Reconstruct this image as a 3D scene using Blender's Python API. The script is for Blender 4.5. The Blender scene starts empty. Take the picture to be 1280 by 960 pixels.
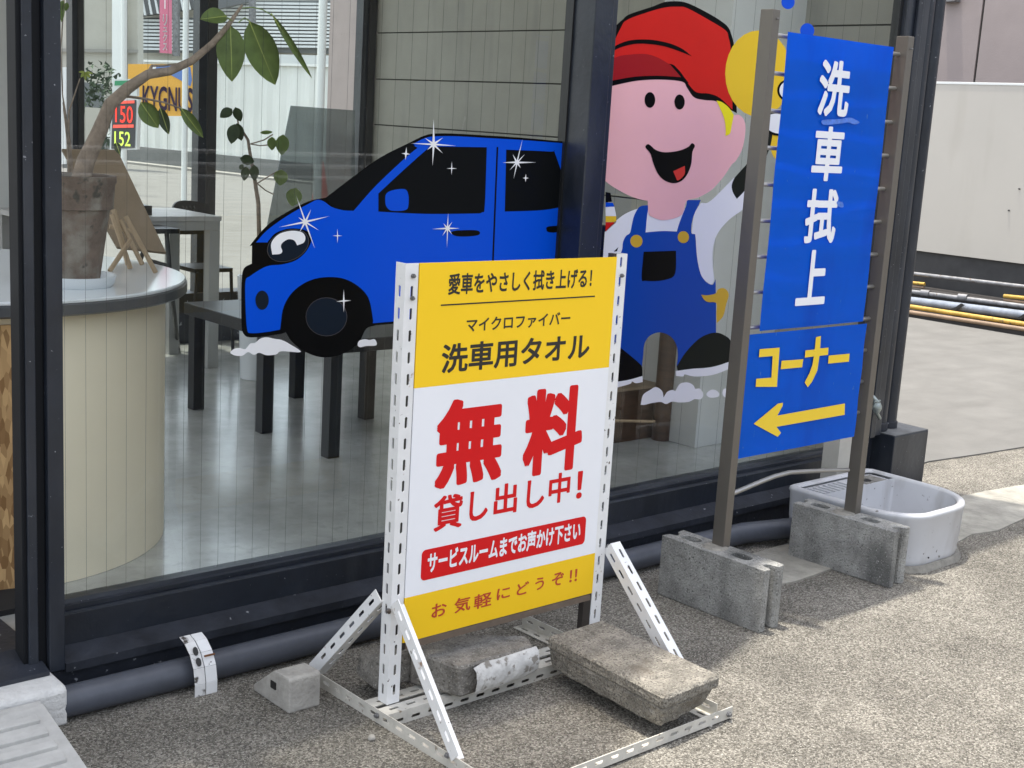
import bpy, bmesh, math, random
from mathutils import Vector, Matrix
from mathutils.geometry import tessellate_polygon
random.seed(7)
S = bpy.context.scene
COL = S.collection
V = Vector
R = math.radians

# ------------------------------------------------------------------ camera
# solved from the photograph: X runs along the shop front, Y into the shop, Z up
FPX, CH, PITCH, ROLL, YAW = 1656.916, 1.40313, 0.194655, -0.0598567, 0.7337379
cp, sp = math.cos(PITCH), math.sin(PITCH)
cr, sr = math.cos(ROLL), math.sin(ROLL)
F0, R0, D0 = V((0, cp, -sp)), V((1, 0, 0)), V((0, -sp, -cp))
R1, D1 = cr*R0 + sr*D0, -sr*R0 + cr*D0
ROT = Matrix.Rotation(-YAW, 3, 'Z')
CF, CR, CD = ROT @ F0, ROT @ R1, ROT @ D1
CC = V((0, 0, CH))
cam = bpy.data.cameras.new('camera')
co = bpy.data.objects.new('camera', cam); COL.objects.link(co)
m = Matrix((CR, -CD, -CF)).transposed().to_4x4(); m.translation = CC
co.matrix_world = m
cam.sensor_width = 36; cam.lens = 36*FPX/1280; cam.clip_start = .05; cam.clip_end = 1000
S.camera = co

# ------------------------------------------------------------------ sky, sun
SUNDIR = V((0.07, -0.16, -1.0)).normalized()
W = bpy.data.worlds.new('World'); S.world = W; W.use_nodes = True
nt = W.node_tree; nt.nodes.clear()
o = nt.nodes.new('ShaderNodeOutputWorld'); b = nt.nodes.new('ShaderNodeBackground'); sk = nt.nodes.new('ShaderNodeTexSky')
sk.sky_type = 'NISHITA'; sk.sun_disc = False
sk.sun_elevation = math.asin(-SUNDIR.z)
sk.sun_rotation = math.atan2(-SUNDIR.x, -SUNDIR.y)
sk.dust_density = 2.5; sk.air_density = 1.0
b.inputs[1].default_value = 0.15
hs = nt.nodes.new('ShaderNodeHueSaturation'); hs.inputs['Saturation'].default_value = .42   # hazy white summer sky
nt.links.new(sk.outputs[0], hs.inputs['Color']); nt.links.new(hs.outputs[0], b.inputs[0]); nt.links.new(b.outputs[0], o.inputs[0])
sl = bpy.data.lights.new('sun', 'SUN'); sl.energy = 1.85; sl.angle = R(0.9); sl.color = (1, .95, .86)
so = bpy.data.objects.new('sun', sl); COL.objects.link(so)
so.rotation_euler = SUNDIR.to_track_quat('-Z', 'Y').to_euler(); so.location = (0, 0, 20)
S.view_settings.view_transform = 'Standard'; S.view_settings.look = 'None'
S.view_settings.exposure = 1.65; S.view_settings.gamma = 1

# ------------------------------------------------------------------ measuring helpers: point of a surface seen at a given pixel of the 1280x960 photograph
def ray(u, v): return CF*FPX + CR*(u-640) + CD*(v-480)
def Pz(u, v, z): d = ray(u, v); return CC + d*((z-CC.z)/d.z)
def Py(u, v, y): d = ray(u, v); return CC + d*((y-CC.y)/d.y)
def Px(u, v, x): d = ray(u, v); return CC + d*((x-CC.x)/d.x)

# ------------------------------------------------------------------ object helpers
def tag(o, label=None, cat=None, group=None, kind=None):
    if label: o['label'] = label
    if cat: o['category'] = cat
    if group: o['group'] = group
    if kind: o['kind'] = kind
    return o
def thing(name, label, cat, loc=(0, 0, 0), group=None):
    o = bpy.data.objects.new(name, None); COL.objects.link(o); o.location = loc
    o.empty_display_size = .1
    return tag(o, label, cat, group)
def world_loc(o):
    p = V(o.location)
    while o.parent: o = o.parent; p += V(o.location)
    return p
def obj(name, me, mat=None, parent=None, label=None, cat=None, group=None, kind=None):
    """me is in world coordinates; it is shifted to sit under its parent"""
    if isinstance(me, bmesh.types.BMesh):
        bm = me; me = bpy.data.meshes.new(name); bm.to_mesh(me); bm.free()
    o = bpy.data.objects.new(name, me); COL.objects.link(o)
    if mat:
        me.materials.clear(); me.materials.append(mat)
    if parent:
        o.parent = parent
        me.transform(Matrix.Translation(-world_loc(parent)))
    return tag(o, label, cat, group, kind)
def smooth(o, ang=40):
    me = o.data
    for p in me.polygons: p.use_smooth = True
    try: me.set_sharp_from_angle(angle=R(ang))
    except Exception: pass
    return o
def bevel(o, w=.004, seg=2, ang=30):
    md = o.modifiers.new('bevel', 'BEVEL'); md.width = w; md.segments = seg; md.limit_method = 'ANGLE'; md.angle_limit = R(ang)
    return o
def NB(): return bmesh.new()
def add_box(bm, x0, x1, y0, y1, z0, z1, mat=None):
    vs = [bm.verts.new(p) for p in ((x0,y0,z0),(x1,y0,z0),(x1,y1,z0),(x0,y1,z0),(x0,y0,z1),(x1,y0,z1),(x1,y1,z1),(x0,y1,z1))]
    for f in ((0,3,2,1),(4,5,6,7),(0,1,5,4),(1,2,6,5),(2,3,7,6),(3,0,4,7)): bm.faces.new([vs[i] for i in f])
    if mat is not None: bmesh.ops.transform(bm, matrix=mat, verts=vs)
    return vs
def box(x0, x1, y0, y1, z0, z1): bm = NB(); add_box(bm, x0, x1, y0, y1, z0, z1); return bm
def add_obox(bm, o, a, b_, c):
    """box from corner o along three vectors"""
    o, a, b_, c = V(o), V(a), V(b_), V(c)
    vs = [bm.verts.new(p) for p in (o, o+a, o+a+b_, o+b_, o+c, o+a+c, o+a+b_+c, o+b_+c)]
    for f in ((0,3,2,1),(4,5,6,7),(0,1,5,4),(1,2,6,5),(2,3,7,6),(3,0,4,7)): bm.faces.new([vs[i] for i in f])
    bmesh.ops.recalc_face_normals(bm, faces=bm.faces)
def add_tube(bm, pts, r, n=12, caps=True, close=False):
    pts = [V(p) for p in pts]; rs = r if isinstance(r, (list, tuple)) else [r]*len(pts)
    rings = []; up = None
    for i, p in enumerate(pts):
        if i == 0: d = pts[1]-p
        elif i == len(pts)-1: d = p-pts[-2]
        else: d = (pts[i+1]-p).normalized() + (p-pts[i-1]).normalized()
        d.normalize()
        if up is None:
            up = V((0, 0, 1)) if abs(d.z) < .9 else V((1, 0, 0))
        s = d.cross(up).normalized(); up = s.cross(d).normalized()
        rings.append([bm.verts.new(p + (s*math.cos(a) + up*math.sin(a))*rs[i]) for a in [2*math.pi*k/n for k in range(n)]])
    for a, b_ in zip(rings, rings[1:]):
        for k in range(n): bm.faces.new((a[k], a[(k+1) % n], b_[(k+1) % n], b_[k]))
    if caps:
        bm.faces.new(rings[0][::-1]); bm.faces.new(rings[-1])
    bmesh.ops.recalc_face_normals(bm, faces=bm.faces)
def tube(pts, r, n=12): bm = NB(); add_tube(bm, pts, r, n); return bm
def add_lathe(bm, c, prof, n=32, sx=1, sy=1):
    c = V(c); rings = []
    for r, z in prof:
        rings.append([bm.verts.new(c + V((r*sx*math.cos(2*math.pi*k/n), r*sy*math.sin(2*math.pi*k/n), z))) for k in range(n)])
    for a, b_ in zip(rings, rings[1:]):
        for k in range(n): bm.faces.new((a[k], a[(k+1) % n], b_[(k+1) % n], b_[k]))
    bm.faces.new(rings[0][::-1]); bm.faces.new(rings[-1])
    bmesh.ops.recalc_face_normals(bm, faces=bm.faces)
def lathe(c, prof, n=32, sx=1, sy=1): bm = NB(); add_lathe(bm, c, prof, n, sx, sy); return bm
def prism(outer, holes, fn, d):
    """polygon (2D) with holes; fn maps 2D to 3D; d is the thickness vector"""
    bm = NB(); add_prism(bm, outer, holes, fn, d); return bm
def add_prism(bm, outer, holes, fn, d):
    d = V(d); loops = [list(outer)] + [list(h) for h in holes]
    tris = tessellate_polygon([[V((p[0], p[1], 0)) for p in l] for l in loops])
    flat = [p for l in loops for p in l]
    A = [bm.verts.new(fn(*p[:2])) for p in flat]; B = [bm.verts.new(V(fn(*p[:2])) + d) for p in flat]
    for t in tris:
        try:
            bm.faces.new([A[i] for i in t]); bm.faces.new([B[i] for i in reversed(t)])
        except ValueError: pass
    k = 0
    for l in loops:
        n = len(l)
        for i in range(n):
            a, c = k+i, k+(i+1) % n
            bm.faces.new((A[a], A[c], B[c], B[a]))
        k += n
    bmesh.ops.recalc_face_normals(bm, faces=bm.faces)
def spl(pts, n=6):
    """closed Catmull-Rom through points; a third value of 1 keeps that point a sharp corner"""
    N = len(pts); out = []
    P = [V((p[0], p[1])) for p in pts]; sh = [len(p) > 2 and p[2] for p in pts]
    for i in range(N):
        p1, p2 = P[i], P[(i+1) % N]
        p0 = P[i-1] if not sh[i] else 2*p1-p2
        p3 = P[(i+2) % N] if not sh[(i+1) % N] else 2*p2-p1
        if sh[i] and sh[(i+1) % N]: out.append((p1.x, p1.y)); continue
        for k in range(n):
            t = k/n
            q = .5*((2*p1) + (p2-p0)*t + (2*p0-5*p1+4*p2-p3)*t*t + (3*p1-p0-3*p2+p3)*t**3)
            out.append((q.x, q.y))
    return out
def copy_tree(root, loc, label=None, parent=None):
    c = root.copy(); COL.objects.link(c)
    if parent: c.parent = parent
    else: c.location = loc
    if label: c['label'] = label
    for ch in [x for x in list(bpy.data.objects) if x.parent == root]:
        copy_tree(ch, None, None, c)
    return c

# ------------------------------------------------------------------ materials
MATS = {}
def mat(name, col, rough=.6, noise=0, scale=20, bump=0, bscale=60, metal=0, spec=.5, detail=6, c2=None, emit=0, coat=0, pos=True):
    if name in MATS: return MATS[name]
    m = bpy.data.materials.new(name); m.use_nodes = True; MATS[name] = m
    nt = m.node_tree; B = nt.nodes['Principled BSDF']; L = nt.links
    B.inputs['Roughness'].default_value = rough; B.inputs['Metallic'].default_value = metal
    B.inputs['Specular IOR Level'].default_value = spec
    B.inputs['Coat Weight'].default_value = coat; B.inputs['Coat Roughness'].default_value = .08
    c = (*col, 1); B.inputs['Base Color'].default_value = c
    if emit:
        B.inputs['Emission Color'].default_value = c; B.inputs['Emission Strength'].default_value = emit
    if noise or bump:
        g = nt.nodes.new('ShaderNodeNewGeometry')
    if noise:
        n = nt.nodes.new('ShaderNodeTexNoise'); n.inputs['Scale'].default_value = scale; n.inputs['Detail'].default_value = detail
        n.inputs['Roughness'].default_value = .62
        L.new(g.outputs['Position'], n.inputs['Vector'])
        r = nt.nodes.new('ShaderNodeValToRGB')
        e = r.color_ramp.elements; e[0].position = .3; e[1].position = .7
        d = c2 if c2 else tuple(x*(1-noise) for x in col)
        e[0].color = (*d, 1); e[1].color = (*(tuple(min(1, x*(1+noise*.5)) for x in col) if not c2 else col), 1)
        L.new(n.outputs[0], r.inputs[0]); L.new(r.outputs[0], B.inputs['Base Color'])
    if bump:
        n2 = nt.nodes.new('ShaderNodeTexNoise'); n2.inputs['Scale'].default_value = bscale; n2.inputs['Detail'].default_value = 8
        L.new(g.outputs['Position'], n2.inputs['Vector'])
        bp = nt.nodes.new('ShaderNodeBump'); bp.inputs['Strength'].default_value = bump; bp.inputs['Distance'].default_value = .01
        L.new(n2.outputs[0], bp.inputs['Height']); L.new(bp.outputs[0], B.inputs['Normal'])
    return m
def mixc(m, col, kind='noise', scale=30, lo=.6, hi=.66, stretch=None):
    """lay spots or stains of another colour over the base colour"""
    nt = m.node_tree; B = nt.nodes['Principled BSDF']; L = nt.links
    g = nt.nodes.new('ShaderNodeNewGeometry'); mp = nt.nodes.new('ShaderNodeMapping')
    if stretch: mp.inputs['Scale'].default_value = stretch
    L.new(g.outputs['Position'], mp.inputs['Vector'])
    if kind == 'noise':
        n = nt.nodes.new('ShaderNodeTexNoise'); n.inputs['Detail'].default_value = 5
    else: n = nt.nodes.new('ShaderNodeTexVoronoi')
    n.inputs['Scale'].default_value = scale; L.new(mp.outputs[0], n.inputs['Vector'])
    mr = nt.nodes.new('ShaderNodeMapRange'); mr.inputs[1].default_value = lo; mr.inputs[2].default_value = hi
    L.new(n.outputs[0], mr.inputs[0])
    mx = nt.nodes.new('ShaderNodeMix'); mx.data_type = 'RGBA'
    L.new(mr.outputs[0], mx.inputs[0])
    src = B.inputs['Base Color']
    if src.is_linked: L.new(src.links[0].from_socket, mx.inputs[6])
    else: mx.inputs[6].default_value = src.default_value
    mx.inputs[7].default_value = (*col, 1)
    L.new(mx.outputs[2], B.inputs['Base Color'])
    return m

def asphalt():
    m = mat('asphalt', (.27, .255, .23), .92, spec=.2)
    nt = m.node_tree; B = nt.nodes['Principled BSDF']; L = nt.links
    g = nt.nodes.new('ShaderNodeNewGeometry')
    v = nt.nodes.new('ShaderNodeTexVoronoi'); v.inputs['Scale'].default_value = 215; L.new(g.outputs['Position'], v.inputs['Vector'])
    n = nt.nodes.new('ShaderNodeTexNoise'); n.inputs['Scale'].default_value = 120; n.inputs['Detail'].default_value = 6; n.inputs['Roughness'].default_value = .7
    L.new(g.outputs['Position'], n.inputs['Vector'])
    big = nt.nodes.new('ShaderNodeTexNoise'); big.inputs['Scale'].default_value = 2.6; big.inputs['Detail'].default_value = 9; big.inputs['Roughness'].default_value = .68
    L.new(g.outputs['Position'], big.inputs['Vector'])
    r = nt.nodes.new('ShaderNodeValToRGB'); e = r.color_ramp.elements
    e[0].position = .0; e[0].color = (.085, .078, .068, 1); e[1].position = 1; e[1].color = (.62, .59, .54, 1)
    e2 = e.new(.30); e2.color = (.17, .158, .14, 1); e3 = e.new(.62); e3.color = (.33, .31, .275, 1)
    # stone colour by cell
    sep = nt.nodes.new('ShaderNodeSeparateColor'); L.new(v.outputs['Color'], sep.inputs[0])
    a = nt.nodes.new('ShaderNodeMath'); a.operation = 'MULTIPLY'; a.inputs[1].default_value = .62; L.new(sep.outputs[0], a.inputs[0])
    b_ = nt.nodes.new('ShaderNodeMath'); b_.operation = 'MULTIPLY_ADD'; b_.inputs[1].default_value = .8; L.new(n.outputs[0], b_.inputs[0]); L.new(a.outputs[0], b_.inputs[2])
    c = nt.nodes.new('ShaderNodeMath'); c.operation = 'SUBTRACT'; c.inputs[1].default_value = .26; L.new(b_.outputs[0], c.inputs[0])
    L.new(c.outputs[0], r.inputs[0])
    mr = nt.nodes.new('ShaderNodeMapRange'); mr.inputs[1].default_value = .32; mr.inputs[2].default_value = .62; mr.inputs[3].default_value = .54; mr.inputs[4].default_value = 1.0
    L.new(big.outputs[0], mr.inputs[0])
    mx = nt.nodes.new('ShaderNodeMix'); mx.data_type = 'RGBA'; mx.blend_type = 'MULTIPLY'; mx.inputs[0].default_value = 1
    L.new(r.outputs[0], mx.inputs[6]); L.new(mr.outputs[0], mx.inputs[7])
    wm = nt.nodes.new('ShaderNodeMix'); wm.data_type = 'RGBA'; wm.blend_type = 'MULTIPLY'; wm.inputs[0].default_value = 1; wm.inputs[7].default_value = (1, .99, .945, 1)
    L.new(mx.outputs[2], wm.inputs[6]); L.new(wm.outputs[2], B.inputs['Base Color'])
    ad = nt.nodes.new('ShaderNodeMath'); ad.operation = 'MULTIPLY_ADD'; ad.inputs[1].default_value = -.9
    L.new(v.outputs['Distance'], ad.inputs[0]); L.new(n.outputs[0], ad.inputs[2])
    bp = nt.nodes.new('ShaderNodeBump'); bp.inputs['Strength'].default_value = .9; bp.inputs['Distance'].default_value = .006
    L.new(ad.outputs[0], bp.inputs['Height']); L.new(bp.outputs[0], B.inputs['Normal'])
    return m
M_ASPH = asphalt()
MATS['asphalt'] = M_ASPH
mixc(M_ASPH, (.055, .05, .043), 'noise', 210, .60, .66)
mixc(M_ASPH, (.66, .63, .56), 'noise', 240, .62, .67)
mixc(M_ASPH, (.14, .13, .11), 'noise', 5.5, .60, .80)
M_CONC = mat('poured_concrete', (.15, .146, .135), .85, .18, 3, .25, 90)
mixc(M_CONC, (.118, .114, .105), 'noise', 1.5, .5, .75, (1, 3.5, 1))
M_APRON = mat('old_concrete', (.33, .315, .27), .9, .35, 9, .5, 60)
M_BLOCK = mat('cinder_block', (.33, .325, .30), .95, .35, 18, .7, 160)
mixc(M_BLOCK, (.12, .12, .112), 'noise', 8, .50, .70, (1, 1, .4))
mixc(M_BLOCK, (.10, .10, .09), 'noise', 170, .58, .68)
mixc(M_BLOCK, (.50, .49, .46), 'noise', 210, .62, .70)
M_SLAB = mat('weathered_kerb', (.27, .25, .21), .95, .5, 22, .9, 110)
mixc(M_SLAB, (.11, .10, .085), 'noise', 190, .50, .62)
mixc(M_SLAB, (.42, .39, .32), 'noise', 230, .60, .68)
mixc(M_SLAB, (.13, .11, .085), 'noise', 9, .55, .75)
M_KERBW = mat('pale_kerb_paint', (.66, .65, .62), .85, .08, 30, .5, 80)
M_WEDGE = mat('wedge_concrete', (.40, .38, .34), .9, .25, 25, .4, 110)
M_NAVY = mat('navy_black_paint', (.017, .022, .032), .38, .35, 6, .12, 45, spec=.5)
mixc(M_NAVY, (.30, .31, .33), 'noise', 95, .71, .73)
mixc(M_NAVY, (.05, .055, .065), 'noise', 7, .5, .8, (1, 1, .3))
M_NAVYB = mat('navy_base_paint', (.021, .025, .035), .5, .4, 5, .35, 30)
mixc(M_NAVYB, (.28, .29, .31), 'noise', 42, .68, .72)
M_SILL = mat('sill_paint', (.028, .032, .042), .6, .5, 9, .25, 40, spec=.3)
mixc(M_SILL, (.30, .31, .32), 'noise', 38, .70, .74)
M_PIPEG = mat('painted_pipe', (.075, .082, .10), .42, .25, 12, .08, 30)
M_WHITE = mat('white_paint', (.80, .80, .79), .45, .06, 20, .06, 70)
mixc(M_WHITE, (.10, .075, .055), 'noise', 60, .70, .74)
mixc(M_WHITE, (.30, .17, .09), 'noise', 27, .685, .76)
M_CREAMST = mat('aged_white_steel', (.60, .575, .51), .5, .2, 20, .1, 60)
mixc(M_CREAMST, (.20, .15, .10), 'noise', 45, .64, .74)
M_BRONZE = mat('bronze_aluminium', (.165, .15, .13), .4, .04, 8, metal=.5)
M_ROD = mat('rung_metal', (.36, .35, .33), .35, metal=.7)
M_YEL = mat('print_yellow', (.98, .63, .025), .38, spec=.15)
M_YELM = mat('print_yellow_deep', (.92, .58, .02), .38, spec=.15)
M_PWHITE = mat('print_white', (.86, .87, .90), .36, .03, 4)
M_RED = mat('print_red', (.66, .012, .014), .38, spec=.15)
M_REDB = mat('print_brown_red', (.50, .05, .02), .4)
M_BLACKP = mat('print_black', (.016, .015, .014), .4)
M_BLUE = mat('sign_blue', (.001, .165, .88), .3, .05, 4, spec=.18)
M_BLUE2 = mat('sign_blue_patch', (.003, .095, .80), .25)
M_BLUEL = mat('scraped_blue', (.08, .22, .75), .35, .3, 60)
M_LETW = mat('lettering_white', (.85, .86, .90), .35)
M_LETY = mat('lettering_yellow', (.86, .60, .025), .35)
M_DBLUE = mat('vinyl_blue', (.001, .08, .66), .3, spec=.12)
M_DBLK = mat('vinyl_black', (.006, .006, .006), .22, spec=.04)
M_DGLS = mat('vinyl_charcoal', (.006, .007, .008), .3, spec=.05)
M_DGRY = mat('vinyl_slate', (.012, .018, .028), .2, spec=.04)
M_DWHT = mat('vinyl_white', (.87, .87, .87), .3, spec=.12)
M_DPNK = mat('vinyl_pink', (.93, .50, .50), .3, .04, 3, spec=.12)
M_DRED = mat('vinyl_red', (.68, .018, .012), .28, .12, 2.5, spec=.12)
M_DRED2 = mat('vinyl_dark_red', (.36, .012, .014), .28, spec=.12)
M_DTNG = mat('vinyl_tongue', (.70, .045, .035), .3, spec=.12)
M_DYEL = mat('vinyl_yellow', (.86, .56, .03), .3, spec=.12)
M_DHAIR = mat('vinyl_bright_yellow', (.95, .82, .02), .3, spec=.12)
M_DOVR = mat('vinyl_overall_blue', (.003, .065, .40), .3, spec=.12)
M_DBTN = mat('vinyl_gold', (.70, .43, .04), .3, spec=.12)
M_FLOOR = mat('polished_floor', (.44, .445, .42), .22, .3, 4, .02, 30, spec=.9, coat=.15)
mixc(M_FLOOR, (.33, .335, .315), 'noise', 22, .55, .8)
M_SIDING = mat('interior_board', (.36, .35, .30), .7, .12, 3, .08, 25)
mixc(M_SIDING, (.28, .275, .24), 'noise', 7, .55, .75, (1, 1, .18))
mixc(M_SIDING, (.50, .49, .45), 'noise', 14, .69, .78, (1, 1, .4))
M_JOINT = mat('board_joint', (.045, .045, .038), .8)
M_PALE = mat('pale_interior', (.66, .67, .64), .7, .06, 4)
M_CEIL = mat('ceiling_white', (.80, .80, .78), .8)
M_COUNTER = mat('cream_laminate', (.88, .79, .60), .5, .04, 5)
M_CTOP = mat('white_laminate', (.74, .77, .78), .12, spec=.6)
M_CEDGE = mat('dark_edge_band', (.07, .075, .08), .3)
M_BLKW = mat('black_laminate', (.006, .007, .008), .35, spec=.3)
M_GREYM = mat('grey_metal', (.42, .42, .40), .4, metal=.2)
M_DESKT = mat('grey_wood_top', (.50, .49, .47), .4, .2, 12)
M_BLKPL = mat('black_plastic', (.016, .017, .018), .4)
M_TERRA = mat('aged_terracotta', (.17, .125, .098), .9, .45, 16, .5, 60)
mixc(M_TERRA, (.25, .225, .19), 'noise', 14, .50, .66)
mixc(M_TERRA, (.06, .055, .045), 'noise', 32, .60, .70)
M_SOIL = mat('soil', (.05, .035, .025), .95, .4, 60, .6, 90)
M_SAUC = mat('white_ceramic', (.75, .78, .80), .25)
M_BARK = mat('bark', (.30, .235, .18), .85, .35, 35, .5, 70)
M_LEAF = mat('leaf_green', (.20, .28, .075), .38, .25, 25)
M_LEAFD = mat('leaf_dark', (.07, .11, .04), .4, .3, 25)
M_LEAFY = mat('leaf_pale', (.42, .48, .12), .45)
M_WOODB = mat('plywood_back', (.24, .175, .11), .65, .15, 9, .1, 40)
M_WOODS = mat('pine_stick', (.42, .30, .18), .6, .15, 20)
M_TABWD = mat('brown_wood', (.075, .038, .020), .4, .45, 6, .05, 30)
mixc(M_TABWD, (.045, .022, .012), 'noise', 8, .5, .7, (.6, 1, 6))
M_WALLP = mat('mauve_siding', (.32, .27, .255), .75, .08, 3, .1, 60)
M_HOARD = mat('cream_steel_sheet', (.48, .455, .405), .5, .05, 1.2)
mixc(M_HOARD, (.385, .355, .30), 'noise', 3, .55, .85, (1, 1, .15))
M_SKIRT = mat('dark_grey_skirt', (.045, .045, .045), .7, .3, 6)
M_STEEL = mat('galvanised_pipe', (.23, .23, .235), .5, .4, 14, metal=.5)
mixc(M_STEEL, (.12, .08, .05), 'noise', 22, .6, .72)
M_PYEL = mat('yellow_pipe_paint', (.50, .31, .05), .5, .3, 14)
mixc(M_PYEL, (.12, .09, .05), 'noise', 30, .6, .7)
M_PTAN = mat('rusty_tan', (.28, .19, .12), .6, .3, 10)
M_PBLU = mat('blue_grey_tarp', (.22, .25, .30), .6, .35, 12, .3, 20)
M_DARK = mat('dark_timber', (.03, .026, .024), .8, .3, 10)
M_CORR = mat('white_corrugated', (.84, .85, .82), .5, .05, 1)
M_BEIGE = mat('beige_render', (.48, .46, .40), .8, .12, 1.5)
M_LOUV = mat('white_louvre', (.66, .68, .68), .6)
M_LOUVD = mat('louvre_gap', (.16, .17, .17), .7)
M_TILE = mat('roof_tile', (.13, .135, .14), .6)
M_POLE = mat('white_pole', (.70, .72, .70), .5)
M_BASIN = mat('basin_plastic', (.52, .525, .54), .35, .05, 10, spec=.5)
mixc(M_BASIN, (.36, .35, .34), 'noise', 10, .54, .8, (1, 1, .35))
mixc(M_BASIN, (.12, .11, .10), 'noise', 42, .68, .74)
M_MORT = mat('mortar_pad', (.27, .255, .22), .95, .3, 30, .6, 80)
M_STONE = mat('broken_stone', (.22, .205, .18), .95, .5, 26, .9, 70)
mixc(M_STONE, (.36, .34, .30), 'noise', 200, .58, .68)
mixc(M_STONE, (.09, .08, .065), 'noise', 160, .56, .68)
M_RUST = mat('rust', (.22, .09, .03), .8, .4, 60)
M_HEDGE = mat('hedge_green', (.035, .06, .03), .8, .5, 20)
M_CONE = mat('cone_orange_red', (.70, .075, .04), .5)
M_KGO = mat('board_orange', (.80, .42, .06), .5)
M_KGB = mat('board_blue', (.12, .22, .50), .5)
M_KGV = mat('board_violet', (.10, .065, .14), .5)
M_PINK = mat('banner_pink', (.68, .20, .30), .6)
M_LEDR = mat('led_red', (.80, .10, .07), .5, emit=.25)
M_LEDG = mat('led_lime', (.65, .75, .2), .5, emit=.25)
M_PANB = mat('price_panel', (.07, .07, .075), .4)
M_RUBBER = mat('black_mat', (.012, .012, .013), .8, .3, 30)
M_TAP = mat('tap_metal', (.36, .40, .38), .35, .25, 60, metal=.6)
M_GREEN = mat('header_green', (.05, .30, .14), .5)
M_TRAMP = mat('ramp_plastic', (.50, .49, .46), .7, .15, 25, .1, 80)

def osb():
    m = mat('osb_panel', (.45, .27, .11), .7)
    nt = m.node_tree; B = nt.nodes['Principled BSDF']; L = nt.links
    g = nt.nodes.new('ShaderNodeNewGeometry'); mp = nt.nodes.new('ShaderNodeMapping'); mp.inputs['Scale'].default_value = (30, 30, 9)
    L.new(g.outputs['Position'], mp.inputs['Vector'])
    v = nt.nodes.new('ShaderNodeTexVoronoi'); v.inputs['Scale'].default_value = 3; L.new(mp.outputs[0], v.inputs['Vector'])
    sep = nt.nodes.new('ShaderNodeSeparateColor'); L.new(v.outputs['Color'], sep.inputs[0])
    r = nt.nodes.new('ShaderNodeValToRGB'); e = r.color_ramp.elements
    e[0].color = (.22, .11, .035, 1); e[1].color = (.60, .38, .17, 1)
    L.new(sep.outputs[0], r.inputs[0]); L.new(r.outputs[0], B.inputs['Base Color'])
    return m
M_OSB = osb()

def glassmat(name, tint, ior=1.5, rough=0.0, mixd=None):
    m = bpy.data.materials.new(name); m.use_nodes = True; nt = m.node_tree; nt.nodes.clear(); L = nt.links
    o = nt.nodes.new('ShaderNodeOutputMaterial'); t = nt.nodes.new('ShaderNodeBsdfTransparent'); g = nt.nodes.new('ShaderNodeBsdfGlossy')
    t.inputs[0].default_value = (*tint, 1); g.inputs['Roughness'].default_value = rough
    f = nt.nodes.new('ShaderNodeFresnel'); f.inputs[0].default_value = ior
    ge = nt.nodes.new('ShaderNodeNewGeometry'); inv = nt.nodes.new('ShaderNodeMath'); inv.operation = 'SUBTRACT'; inv.inputs[0].default_value = 1
    L.new(ge.outputs['Backfacing'], inv.inputs[1])
    mu = nt.nodes.new('ShaderNodeMath'); mu.operation = 'MULTIPLY'; L.new(f.outputs[0], mu.inputs[0]); L.new(inv.outputs[0], mu.inputs[1])
    base = t.outputs[0]
    if mixd:
        d = nt.nodes.new('ShaderNodeBsdfDiffuse'); d.inputs[0].default_value = (*mixd[0], 1)
        mm = nt.nodes.new('ShaderNodeMixShader'); mm.inputs[0].default_value = mixd[1]
        L.new(t.outputs[0], mm.inputs[1]); L.new(d.outputs[0], mm.inputs[2]); base = mm.outputs[0]
    mx = nt.nodes.new('ShaderNodeMixShader'); L.new(mu.outputs[0], mx.inputs[0]); L.new(base, mx.inputs[1]); L.new(g.outputs[0], mx.inputs[2])
    L.new(mx.outputs[0], o.inputs[0]); return m
M_GLASS = glassmat('window_glass', (.975, .985, .975), 1.40)
M_GLASS2 = glassmat('back_window_glass', (.95, .975, .965), 1.4)
M_REFLG = glassmat('reflection_grey', (.55, .58, .58), 1.4, 0, ((.30, .33, .34), .32))  # see-through grey for the imitated glass reflection

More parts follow.
